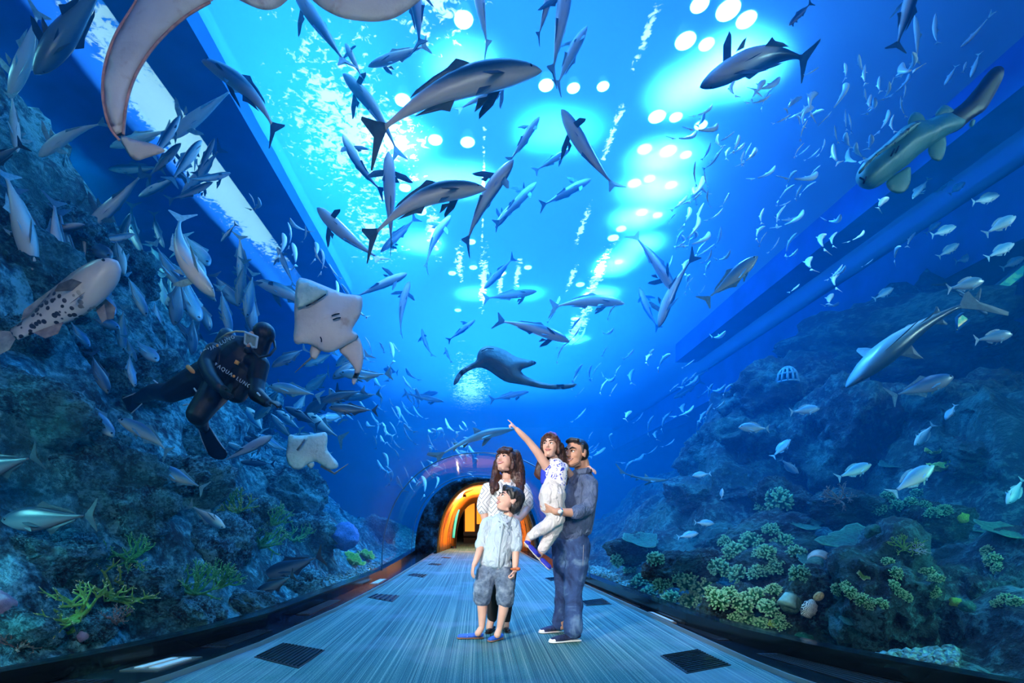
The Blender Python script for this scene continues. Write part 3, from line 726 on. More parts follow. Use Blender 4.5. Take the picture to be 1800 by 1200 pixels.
for x, y, r_ in [(1262, 1000, 22), (1290, 975, 24), (1320, 955, 24), (1345, 975, 22), (1300, 1010, 22), (1335, 1010, 22), (1370, 995, 22), (1375, 955, 22), (1400, 975, 20), (1405, 1010, 20), (1355, 935, 18), (1275, 955, 16)]:
    coral('caul', x, y, r_, MC_CAUL, G3, 'corals on the upper bank')
G4 = 'pale green knobbly coral clump in front of the striped shell, lower bank'
for x, y, r_ in [(1300, 1062, 24), (1330, 1050, 22), (1352, 1070, 22), (1312, 1092, 20), (1360, 1040, 18), (1375, 1095, 18), (1290, 1090, 16), (1340, 1100, 18)]:
    coral('caul', x, y, r_, MC_CAULY, G4, 'corals on the lower bank')
G5 = 'pale knobbly coral sprig growing on the face of the huge dark rock'
for x, y, r_ in [(1560, 990, 13), (1572, 1008, 14), (1568, 1030, 13), (1580, 1045, 14), (1475, 1035, 14), (1492, 1042, 15), (1515, 1055, 15), (1532, 1062, 13), (1548, 1062, 13), (1592, 1050, 12), (1630, 1008, 14), (1646, 1020, 14), (1640, 1040, 13), (1488, 1030, 12)]:
    coral('caul', x, y, r_, MC_CAULY, G5, 'coral sprigs on the huge dark rock', lean=.9)
G6 = 'yellowish coral sprig on the tall dark rock at the right edge'
for x, y, r_ in [(1745, 985, 16), (1738, 970, 14), (1755, 1000, 12), (1768, 1055, 14), (1785, 1060, 14), (1755, 1062, 12)]:
    coral('caul', x, y, r_, MC_CAULY, G6, 'coral sprigs on the tall dark rock', lean=.8)
G7 = 'dull green coral clump on the shelf below the bream with the pinkish head'
for x, y, r_ in [(1560, 875, 14), (1575, 890, 14), (1600, 885, 14), (1612, 868, 12), (1640, 905, 16), (1660, 898, 14), (1625, 890, 12), (1545, 895, 14)]:
    coral('caul', x, y, r_, MC_CAUL, G7, 'corals on the shelf')
for a in [('leaf', 1660, 825, 30, MC_LEAF, 'yellow green leafy coral behind the bream with the pinkish head'), ('leaf', 1645, 795, 20, MC_LEAF, 'round lobed yellow green coral on top of the leafy one'),
          ('caul', 1368, 880, 26, MC_CAUL, 'bushy green coral on the rock left of the two bream'), ('caul', 1345, 895, 20, MC_CAUL, 'smaller bushy coral beside the bushy green coral'),
          ('plate', 1505, 950, 66, MC_TABLE, 'wide flat green table coral on top of the huge dark rock', None, 3, .5, (1, .7, .8)), ('plate', 1775, 935, 44, MC_TABLE, 'large tilted green plate coral at the right edge'),
          ('plate', 1718, 930, 26, MC_TABLE, 'small plate coral left of the large tilted one'), ('plate', 1415, 922, 26, MC_TABLE, 'leaf shaped green plate coral over the coral bank'),
          ('plate', 1128, 950, 30, MC_TABLE, 'pale flat coral shelf right of the man'), ('plate', 1178, 1050, 18, MC_TABLE, 'round plate coral leaning behind the front glass, right'),
          ('plate', 1495, 1092, 16, MC_TABLE, 'pointed green plate coral low on the huge dark rock'), ('plate', 1425, 985, 22, MC_TABLE, 'smooth lobed coral above the ribbed shell'),
          ('plate', 1565, 818, 20, MC_TABLE, 'dim green plate coral left of the leafy coral'), ('leaf', 1518, 1010, 15, MC_STAG, 'flat tan fan coral in the hollow of the huge dark rock'),
          (S_, 1612, 968, 13, MC_WHITE, 'small white branching coral right of the table coral'), (S_, 1590, 965, 22, MC_STAG, 'olive grass like coral on top of the huge dark rock'),
          ('mass', 1535, 935, 13, MC_TABLE, 'domed green coral behind the table coral'), ('mass', 1412, 1128, 16, MC_CAUL, 'mossy green mound on the plinth under the huge rock'),
          ('mass', 1680, 1060, 10, MC_LEAF, 'small yellow green ball coral between the big rocks'), ('mass', 1700, 1068, 12, MC_TABLE, 'green ball coral beside the yellow green one'),
          ('mass', 1690, 910, 10, MC_LEAF, 'green ball coral near the small plate coral'), ('mass', 1280, 1000, 10, MC_TABLE, 'round green coral in the middle of the coral bank'),
          ('leaf', 1365, 1098, 14, MC_LEAF, 'small yellow green leaf coral at the plinth, lower right'), ('leaf', 1220, 1090, 12, MC_LEAF, 'small leaf coral under the round rock corals')]:
    coral(*a)
# sponge log, striped shell, clam, sunk basket, glowing panel
def at(px, py, off=0):
    l, n = hit(px, py, BV1); return l+(EYEP-l).normalized()*off
r = empty('sponge_log', at(1408, 1035)); tag(r, 'thick greenish sponge log leaning against the huge dark rock, with pale frilled end', 'sponge')
a, b = at(1388, 1068, .06), at(1436, 990, .06)
under_ = lambda o: (o.data.transform(Matrix.Translation(-V(r.location))), setattr(o, 'parent', r))
o = tube('trunk', [a.lerp(b, k/12)+V((0, 0, .012*math.sin(k*1.3))) for k in range(13)], .08, rock_mat('sponge_skin', (.03, .12, .1), (.08, .28, .2), (.2, .42, .3), 5), None, 14, rfun=lambda u: .075+.012*math.sin(u*9)); under_(o)
o = tube('frilled_end', [b.lerp(b+(b-a).normalized()*.14, k/6) for k in range(7)], .09, plain('frill', (.4, .35, .3), .7, noise=.3, nscale=20), None, 18, rfun=lambda u: .085+.02*math.sin(u*16)); under_(o)
c0 = at(1390, 1045, .1); c1 = at(1382, 1064, .1)
o = tube('frilled_end', [c0.lerp(c1, k/5) for k in range(6)], .07, plain('frill2', (.2, .42, .32), .7, noise=.3, nscale=20), None, 16, rfun=lambda u: .05+.03*u); under_(o)
t = NT('zebra_shell'); cw = t.coord('Object'); wv = t.n('ShaderNodeTexWave'); wv.inputs['Scale'].default_value = 3.2; wv.inputs['Distortion'].default_value = 5; t.l(cw, wv.inputs[0])
t.l(t.ramp(wv.outputs['Fac'], [(.45, (.01, .02, .02)), (.55, (.8, .85, .7))], 'CONSTANT'), t.b.inputs['Base Color'])
bm = bmesh.new(); bmesh.ops.create_icosphere(bm, subdivisions=4, radius=1)
for v in bm.verts: v.co *= 1+.06*math.sin(v.co.z*14)+.05*noise.noise(v.co*2)
o = bm_done(bm, 'striped_shell', t.m); p = at(1422, 1070, .05); rr_ = 17*p.y/F; o.matrix_world = Matrix.LocRotScale(p, Euler((0, .4, 0)), V((rr_*.72, rr_*.72, rr_))); tag(o, 'black and cream striped oval shell on the rock left of the huge dark rock', 'shell')
bm = bmesh.new(); bmesh.ops.create_icosphere(bm, subdivisions=4, radius=1)
for v in bm.verts: v.co *= 1+.07*math.sin(math.atan2(v.co.y, v.co.x)*9)
o = bm_done(bm, 'clam', plain('clam', (.5, .45, .22), .6, noise=.4, nscale=3)); p = at(1439, 1048, .04); rr_ = 8*p.y/F; o.matrix_world = Matrix.LocRotScale(p, Euler((.5, .2, 0)), V((rr_, rr_*.6, rr_*1.2))); tag(o, 'small olive clam above the striped shell', 'shell')
# sunk wire basket on the ridge
p = at(1384, 662, .1); rb = 17*p.y/F
r = empty('wire_basket', p); tag(r, 'domed wire basket standing on the dark ridge', 'basket')
MB_ = plain('basket_wire', (.1, .3, .4), .5)
for k in range(6):
    an = math.pi*k/6; pts = [V((math.cos(an)*rb*math.cos(q), math.sin(an)*rb*math.cos(q), -rb*.6+rb*1.6*math.sin(q))) for q in [math.pi*i/14 for i in range(15)]]
    tube('hoop', pts, .02, MB_, r, 6)
for zz, f_ in ((-.6, 1), (.2, .86), (.7, .55)):
    pts = [V((math.cos(q)*rb*f_, math.sin(q)*rb*f_, rb*zz)) for q in [6.2832*i/20 for i in range(21)]]; tube('rim', pts, .02, MB_, r, 6)
# glowing panel on the right wall
r = empty('viewing_window', (0, 0, 0)); tag(r, 'slanting green glowing window strip on the rock at the right edge', 'window')
q = [(1682, 558), (1800, 462), (1800, 486), (1682, 580)]; dd = 8.3
bm = bmesh.new(); f_ = [bm.verts.new(W(x, y, dd)) for x, y in q]; g_ = [bm.verts.new(W(x, y, dd+.1)) for x, y in q]; bm.faces.new(f_); bm.faces.new(g_[::-1])
for i in range(4): bm.faces.new((f_[i], f_[(i+1) % 4], g_[(i+1) % 4], g_[i]))
t = NT('window_glow'); cw = t.coord('Object'); nn = t.noise(cw, 4, 4, .7); cl = t.ramp(nn, [(.4, (.01, .25, .3)), (.56, (.1, .6, .35)), (.68, (1, .8, .45))]); t.l(cl, t.b.inputs['Emission Color']); t.b.inputs['Emission Strength'].default_value = .9; t.b.inputs['Base Color'].default_value = (.02, .1, .1, 1)
bm_done(bm, 'pane', t.m, r, False)
tube('frame', [W(x, y, dd) for x, y in q+q[:1]], .025, M_SEAM, r, 6)
# ------------------------------------------------------------------ fish
def fish_mat(name, back, flank, belly, z0=-.02, z1=.03, spots=None, rough=.3, streak=.25):
    """countershaded skin: object z runs from belly to back"""
    t = NT(name); cc = t.n('ShaderNodeTexCoord'); sp = t.n('ShaderNodeSeparateXYZ'); t.l(cc.outputs['Object'], sp.inputs[0])
    mp = t.n('ShaderNodeMapping'); mp.inputs['Scale'].default_value = (3, 10, 14); t.l(cc.outputs['Object'], mp.inputs[0])
    n1 = t.noise(mp.outputs[0], 2.2, 4, .6)
    a = t.n('ShaderNodeMath', operation='MULTIPLY_ADD'); t.l(n1, a.inputs[0]); a.inputs[1].default_value = (z1-z0)*streak*2; t.l(sp.outputs[2], a.inputs[2])
    mr = t.n('ShaderNodeMapRange'); t.l(a.outputs[0], mr.inputs[0]); off = (z1-z0)*streak
    mr.inputs[1].default_value = z0-.03+off; mr.inputs[2].default_value = z1+.03+off
    col = t.ramp(mr.outputs[0], [(.22, belly), (.42, tuple((x+y)/2 for x, y in zip(belly, flank))), (.58, flank), (.8, back)])
    if spots:
        kind, sc, thr, scol = spots
        v = t.n('ShaderNodeTexVoronoi'); v.inputs['Scale'].default_value = sc; t.l(cc.outputs['Object'], v.inputs[0])
        msk = t.ramp(v.outputs['Distance'], [(thr, (1, 1, 1)), (thr+.06, (0, 0, 0))])
        if kind == 'rear':   # spots fade towards the head
            mm = t.n('ShaderNodeMapRange'); t.l(sp.outputs[0], mm.inputs[0]); mm.inputs[1].default_value = .22; mm.inputs[2].default_value = .02
            q = t.n('ShaderNodeMath', operation='MULTIPLY'); t.l(msk, q.inputs[0]); t.l(mm.outputs[0], q.inputs[1]); msk = q.outputs[0]
        col = t.mix(msk, col, scol)
    t.l(col, t.b.inputs['Base Color']); t.b.inputs['Roughness'].default_value = rough
    t.bump(t.noise(mp.outputs[0], 9, 2), .12, .004)
    return t.m
FM = {
 'cobia': fish_mat('cobia_skin', (.008, .055, .10), (.07, .18, .26), (.72, .62, .6), -.035, .02),
 'pale': fish_mat('pale_skin', (.16, .36, .42), (.42, .55, .56), (.75, .72, .68), -.04, .045),
 'dark': fish_mat('dark_skin', (.012, .05, .09), (.03, .1, .15), (.12, .2, .24), -.03, .04),
 'jack': fish_mat('jack_skin', (.05, .2, .38), (.12, .38, .5), (.42, .62, .62), -.06, .06),
 'silver': fish_mat('silver_skin', (.55, .85, 1), (.8, .95, 1), (.9, 1, 1), -.05, .03, rough=.3),
 'bream': fish_mat('bream_skin', (.14, .42, .62), (.3, .62, .74), (.6, .8, .82), -.06, .08),
 'grouper': fish_mat('grouper_skin', (.3, .27, .26), (.55, .5, .47), (.76, .7, .66), -.08, .06, spots=('rear', 24, .40, (.03, .03, .04))),
 'shark': fish_mat('shark_skin', (.03, .11, .14), (.09, .25, .29), (.3, .55, .58), -.05, .03),
}
M_EYE = plain('fish_eye', (.004, .006, .01), .1)
M_EYER = plain('fish_eye_ring', (.55, .7, .7), .25, .3)
def fin_mat(name, col): return plain(name, col, .5, noise=.25, nscale=30)
FF = {'cobia': fin_mat('cobia_fin', (.035, .12, .19)), 'pale': fin_mat('pale_fin', (.25, .45, .5)), 'dark': fin_mat('dark_fin', (.01, .04, .07)),
      'jack': fin_mat('jack_fin', (.1, .33, .42)), 'silver': fin_mat('silver_fin', (.4, .7, .85)), 'bream': fin_mat('bream_fin', (.25, .52, .62)),
      'grouper': plain('grouper_fin', (.3, .25, .24), .5, noise=.6, nscale=12), 'shark': fin_mat('shark_fin', (.05, .17, .21))}
# profiles: (u from snout, top, bottom, half width), lengths in body lengths
P_COBIA = [(0, .004, -.004, .006), (.03, .022, -.018, .028), (.08, .042, -.034, .05), (.16, .062, -.055, .064), (.27, .075, -.072, .07), (.4, .078, -.078, .068), (.55, .066, -.066, .055), (.7, .046, -.046, .036), (.82, .026, -.026, .02), (.91, .014, -.014, .011), (.955, .018, -.018, .006)]
P_JACK = [(0, .004, -.01, .006), (.03, .04, -.035, .025), (.09, .082, -.07, .045), (.18, .118, -.11, .058), (.3, .138, -.135, .062), (.42, .132, -.135, .058), (.56, .098, -.1, .046), (.7, .056, -.058, .03), (.82, .026, -.026, .017), (.9, .013, -.013, .012), (.94, .018, -.018, .006)]
P_BREAM = [(0, .0, -.012, .008), (.04, .05, -.035, .032), (.1, .105, -.07, .052), (.2, .16, -.115, .066), (.33, .18, -.145, .07), (.46, .17, -.145, .064), (.6, .125, -.115, .048), (.74, .07, -.068, .03), (.86, .036, -.036, .016), (.93, .034, -.034, .008)]
P_SLIM = [(0, .003, -.003, .004), (.05, .025, -.022, .02), (.15, .048, -.045, .036), (.35, .062, -.06, .045), (.6, .05, -.048, .034), (.8, .024, -.024, .016), (.92, .014, -.014, .007)]
P_GROUP = [(0, .01, -.012, .014), (.03, .045, -.05, .055), (.1, .085, -.09, .09), (.2, .12, -.118, .105), (.33, .142, -.135, .108), (.47, .14, -.132, .098), (.6, .115, -.11, .075), (.74, .078, -.074, .048), (.86, .055, -.055, .028), (.93, .056, -.056, .014)]
P_SHARK = [(0, .003, -.002, .008), (.04, .02, -.014, .045), (.1, .035, -.028, .066), (.18, .05, -.045, .075), (.3, .066, -.058, .078), (.42, .064, -.055, .068), (.55, .048, -.042, .048), (.7, .03, -.026, .028), (.82, .018, -.016, .015), (.93, .012, -.01, .008)]
# fins: (name, outline in side view [(x from tail .. )], plane) ; side fins given as (name,'side',outline xy,z,droop)
def tail_fork(s=1., n=.03): return [(-.44, .015), (-.5, .07*s), (-.575, .15*s), (-.585, .14*s), (-.545, .06*s), (-.52+n*0, .0), (-.545, -.06*s), (-.585, -.14*s), (-.575, -.15*s), (-.5, -.07*s), (-.44, -.015)]
def tail_round(s=1.): return [(-.43, .04), (-.5, .08*s), (-.57, .085*s), (-.6, .05*s), (-.605, 0), (-.6, -.05*s), (-.57, -.085*s), (-.5, -.08*s), (-.43, -.04)]
FINS = {
 'cobia': [('caudal_fin', 'mid', tail_fork(.95)), ('dorsal_fin', 'mid', [(.12, .07), (.07, .10), (.02, .125), (-.02, .10), (-.12, .085), (-.24, .065), (-.28, .045), (-.1, .06)]),
           ('anal_fin', 'mid', [(-.02, -.065), (-.06, -.115), (-.1, -.09), (-.2, -.07), (-.27, -.05), (-.15, -.045)]),
           ('pectoral_fin', 'side', [(.28, 0), (.22, .13), (.13, .21), (.13, .17), (.2, .02)], -.02, -.35), ('pelvic_fin', 'side', [(.19, 0), (.13, .045), (.09, .06), (.12, 0)], -.07, -.9)],
 'jack': [('caudal_fin', 'mid', tail_fork(1.25)), ('dorsal_fin', 'mid', [(.12, .13), (.04, .19), (-.02, .15), (-.14, .115), (-.3, .06), (-.33, .03), (-.1, .08)]),
          ('anal_fin', 'mid', [(.0, -.12), (-.06, -.19), (-.1, -.13), (-.22, -.09), (-.32, -.05), (-.33, -.03), (-.15, -.07)]),
          ('pectoral_fin', 'side', [(.24, 0), (.16, .06), (.0, .11), (-.03, .1), (.17, .0)], -.03, -.8), ('pelvic_fin', 'side', [(.2, 0), (.12, .05), (.1, .05), (.13, 0)], -.1, -1.2)],
 'bream': [('caudal_fin', 'mid', tail_fork(1.1)), ('dorsal_fin', 'mid', [(.2, .15), (.15, .205), (.05, .22), (-.1, .19), (-.24, .12), (-.27, .08), (0, .12)]),
           ('anal_fin', 'mid', [(-.04, -.12), (-.1, -.175), (-.2, -.13), (-.26, -.08), (-.15, -.07)]),
           ('pectoral_fin', 'side', [(.22, 0), (.14, .06), (.02, .12), (.03, .09), (.17, .0)], -.05, -.7), ('pelvic_fin', 'side', [(.16, 0), (.08, .07), (.05, .07), (.1, 0)], -.13, -1.2)],
 'slim': [('caudal_fin', 'mid', tail_fork(.6)), ('dorsal_fin', 'mid', [(.05, .055), (-.02, .1), (-.08, .06), (-.1, .04)])],
 'grouper': [('caudal_fin', 'mid', tail_round(1.25)), ('dorsal_fin', 'mid', [(.22, .13), (.15, .185), (0, .18), (-.14, .17), (-.27, .15), (-.33, .08), (-.1, .09)]),
             ('anal_fin', 'mid', [(-.1, -.11), (-.18, -.17), (-.27, -.15), (-.31, -.06), (-.2, -.06)]),
             ('pectoral_fin', 'side', [(.22, 0), (.21, .12), (.13, .17), (.06, .13), (.13, 0)], -.04, -.35), ('pelvic_fin', 'side', [(.19, 0), (.12, .08), (.07, .08), (.11, 0)], -.11, -.8)],
 'shark': [('caudal_fin', 'mid', [(-.41, .01), (-.5, .06), (-.62, .15), (-.64, .13), (-.58, .06), (-.52, .0), (-.53, -.06), (-.5, -.055), (-.43, -.01)]),
           ('dorsal_fin', 'mid', [(.1, .055), (.03, .13), (-.01, .15), (-.005, .11), (-.01, .055)]), ('second_dorsal_fin', 'mid', [(-.22, .028), (-.27, .06), (-.285, .06), (-.28, .025)]),
           ('anal_fin', 'mid', [(-.25, -.022), (-.3, -.055), (-.31, -.05), (-.3, -.018)]),
           ('pectoral_fin', 'side', [(.22, 0), (.1, .18), (.06, .2), (.07, .13), (.11, 0)], -.025, -.3), ('pelvic_fin', 'side', [(-.1, 0), (-.15, .05), (-.18, .05), (-.17, 0)], -.025, -.4)]}
SPEC = {'cobia': (P_COBIA, 'cobia'), 'pale': (P_COBIA, 'cobia'), 'dark': (P_COBIA, 'cobia'), 'jack': (P_JACK, 'jack'), 'darkjack': (P_JACK, 'jack'),
        'bream': (P_BREAM, 'bream'), 'silver': (P_SLIM, 'slim'), 'grouper': (P_GROUP, 'grouper'), 'shark': (P_SHARK, 'shark')}
MATK = {'darkjack': 'dark'}
def bendp(x, y, z, bl, bv):
    """curve the body: bl sideways, bv up and down (radians over the length)"""
    s = x  # -.6 .. .5
    return V((x, y+bl*(.18-s)**2*(1 if s < .18 else .3), z+bv*(.18-s)**2*(1 if s < .18 else .5)))
_mesh_cache = {}
def fish_parts(kind, bl=0., bv=0., fat=1., detail=True):
    key = (kind, round(bl, 2), round(bv, 2), round(fat, 2), detail)
    if key in _mesh_cache: return _mesh_cache[key]
    prof, fk = SPEC[kind]; mk = MATK.get(kind, kind)
    # refine profile
    def at(u):
        for a, b in zip(prof, prof[1:]):
            if u <= b[0]:
                q = (u-a[0])/(b[0]-a[0]); return [a[i]+(b[i]-a[i])*q for i in range(4)]
        return list(prof[-1])
    us = [0, .012, .03, .055, .09, .13, .18, .24, .31, .38, .46, .54, .62, .7, .77, .83, .88, .92, .95] if detail else [0, .03, .1, .2, .33, .46, .6, .74, .86, .95]
    us = [u for u in us if u <= prof[-1][0]+.001]
    ns = 14 if detail else 8
    vs, fs = [], []
    for u in us:
        _, tp, bt, w_ = at(u)
        if u < .005: tp, bt, w_ = tp*.6, bt*.6, w_*.6
        zc, zh = (tp+bt)/2, (tp-bt)/2
        for k in range(ns):
            an = 2*math.pi*k/ns
            yy = math.copysign(abs(math.sin(an))**.9, math.sin(an))*w_*fat; zz = zc+math.cos(an)*zh*fat
            vs.append(bendp(.5-u, yy, zz, bl, bv))
    n = len(us)
    for i in range(n-1):
        for k in range(ns): fs.append((i*ns+k, i*ns+(k+1) % ns, (i+1)*ns+(k+1) % ns, (i+1)*ns+k))
    fs.append(tuple(range(ns))[::-1]); fs.append(tuple(range((n-1)*ns, n*ns)))
    def mk_me(nm, v, f, mat, sm=True):
        me = bpy.data.meshes.new(nm); me.from_pydata([tuple(p) for p in v], [], f); me.materials.append(mat)
        me.polygons.foreach_set('use_smooth', [sm]*len(f)); me.update(); return me
    body = mk_me('body', vs, fs, FM[mk])
    parts = []
    def plate(outline, fn, th):
        """thin tapered fin between two skins"""
        v, f = [], []; n = len(outline)
        cx = sum(p[0] for p in outline)/n; cy = sum(p[1] for p in outline)/n
        for sgn in (1, -1):
            for p in outline: v.append(fn(p[0], p[1], sgn*th*.15))
        v.append(fn(cx, cy, th)); v.append(fn(cx, cy, -th))
        for i in range(n):
            j = (i+1) % n
            f.append((i, j, 2*n)); f.append((n+j, n+i, 2*n+1)); f.append((j, i, n+i, n+j))
        return v, f
    mer_v, mer_f = [], []
    for spec in FINS[fk]:
        if spec[1] == 'mid':
            fn = lambda x, z, t: bendp(x, t, z*(fat if abs(z) < .2 else 1), bl, bv)
            v, f = plate(spec[2], fn, .006)
            parts.append((spec[0], v, f))
        else:
            for sd in (1, -1):
                zz, dr = spec[3], spec[4]
                q0 = at(.5-.2)
                w0 = at(.5-max(0, min(.49, spec[2][0][0])))[3]*.8*fat
                fn = lambda x, y, t, sd=sd: bendp(x, sd*(w0+y*math.cos(dr)-t*math.sin(dr)*0), zz+y*math.sin(dr)+t, bl, bv)
                v, f = plate(spec[2], fn, .005)
                parts.append((spec[0], v, f))
    if detail:
        out = [(nm, mk_me(nm, v, f, FF[mk], False), None) for nm, v, f in parts]
        ue = .07 if fk != 'bream' else .09
        q = at(ue)
        for sd in (1, -1):
            r_ = .0105 if fk in ('cobia', 'shark', 'slim') else .02
            bmm = bmesh.new(); bmesh.ops.create_uvsphere(bmm, u_segments=10, v_segments=8, radius=r_)
            c_ = bendp(.5-ue, sd*(q[3]*.86*fat), (q[1]*.62+q[2]*.38)*.5+(.004 if fk != 'bream' else .02), bl, bv)
            bmesh.ops.scale(bmm, vec=(1, .5, 1), verts=bmm.verts); bmesh.ops.translate(bmm, vec=c_, verts=bmm.verts)
            me = bpy.data.meshes.new('eye'); bmm.to_mesh(me); bmm.free(); me.materials.append(M_EYE)
            me.polygons.foreach_set('use_smooth', [True]*len(me.polygons))
            out.append(('eye', me, None))
        res = (body, out)
    else:
        v, f = [tuple(p) for p in vs], list(fs)
        for nm, pv, pf in parts:
            o_ = len(v); v += [tuple(p) for p in pv]; f += [tuple(i+o_ for i in q_) for q_ in pf]
        res = (mk_me('body', v, f, FM[mk]), [])
    _mesh_cache[key] = res
    return res
NAMES = {'cobia': 'cobia_fish', 'pale': 'cobia_fish', 'dark': 'cobia_fish', 'jack': 'jack_fish', 'darkjack': 'jack_fish', 'bream': 'bream_fish', 'silver': 'silver_fish', 'grouper': 'grouper', 'shark': 'shark'}
FISHLOG = []
def put_fish(kind, head, tail, label=None, dors=1, roll=35, bl=0., bv=0., fat=1., dist=None, tilt=0., detail=True, cat='fish', group=None, real=None):
    """head, tail: where snout and tail tip are seen; dors +1: back on the left of the swimming direction as seen (-1 right);
    roll 0 = seen square from the side, 90 = straight from below; tilt = head nearer(-)/further(+)"""
    hx, hy = head; tx, ty = tail; mxp, myp = (hx+tx)/2, (hy+ty)/2
    a0 = max(ray_d(hx, hy)[0], ray_d(mxp, myp)[0], ray_d(tx, ty)[0]); b0 = min(ray_d(hx, hy)[1], ray_d(mxp, myp)[1], ray_d(tx, ty)[1])
    L = math.hypot(hx-tx, hy-ty)
    if dist is None:
        want = (real or 1.15)*F/L
        dist = max(a0+.35, min(want, b0-.35)) if b0-a0 > .7 else (a0*.45+b0*.55)
    ph, pt = W(hx, hy, dist*(1+tilt)), W(tx, ty, dist*(1-tilt))
    for _ in range(30):
        if not (in_tunnel(ph, .12) or in_tunnel(pt, .12)): break
        dist *= 1.04; ph, pt = W(hx, hy, dist*(1+tilt)), W(tx, ty, dist*(1-tilt))
    f = (ph-pt); ln = f.length/1.085; f.normalize()
    mid = (ph+pt)/2; v = (mid-V((0, 0, EYE))).normalized()
    right = v.cross(V((0, 0, 1))).normalized(); upv = right.cross(v)
    # image perpendicular, to the left of the swimming direction
    fx, fy = f.dot(right), f.dot(upv)
    s0 = (right*(-fy)+upv*fx)
    s0 = (s0-f*s0.dot(f)).normalized()*dors
    vv = (v-f*v.dot(f)).normalized()
    r_ = math.radians(roll)
    dz = (s0*math.cos(r_)+vv*math.sin(r_)).normalized()
    dy = dz.cross(f).normalized()
    # centre so that snout (.5) and tail (-.585) land on the two points
    ctr = pt+f*ln*.585
    M = Matrix((( f.x*ln, dy.x*ln, dz.x*ln, ctr.x), (f.y*ln, dy.y*ln, dz.y*ln, ctr.y), (f.z*ln, dy.z*ln, dz.z*ln, ctr.z), (0, 0, 0, 1)))
    body, parts = fish_parts(kind, bl, bv, fat, detail)
    o = bpy.data.objects.new(NAMES[kind], body); COL.objects.link(o); o.matrix_world = M
    for nm, me, _ in parts:
        c_ = bpy.data.objects.new(nm, me); COL.objects.link(c_); c_.parent = o
    tag(o, label, cat, group)
    FISHLOG.append((kind, mid, ln)); return o
C = 'cobia'
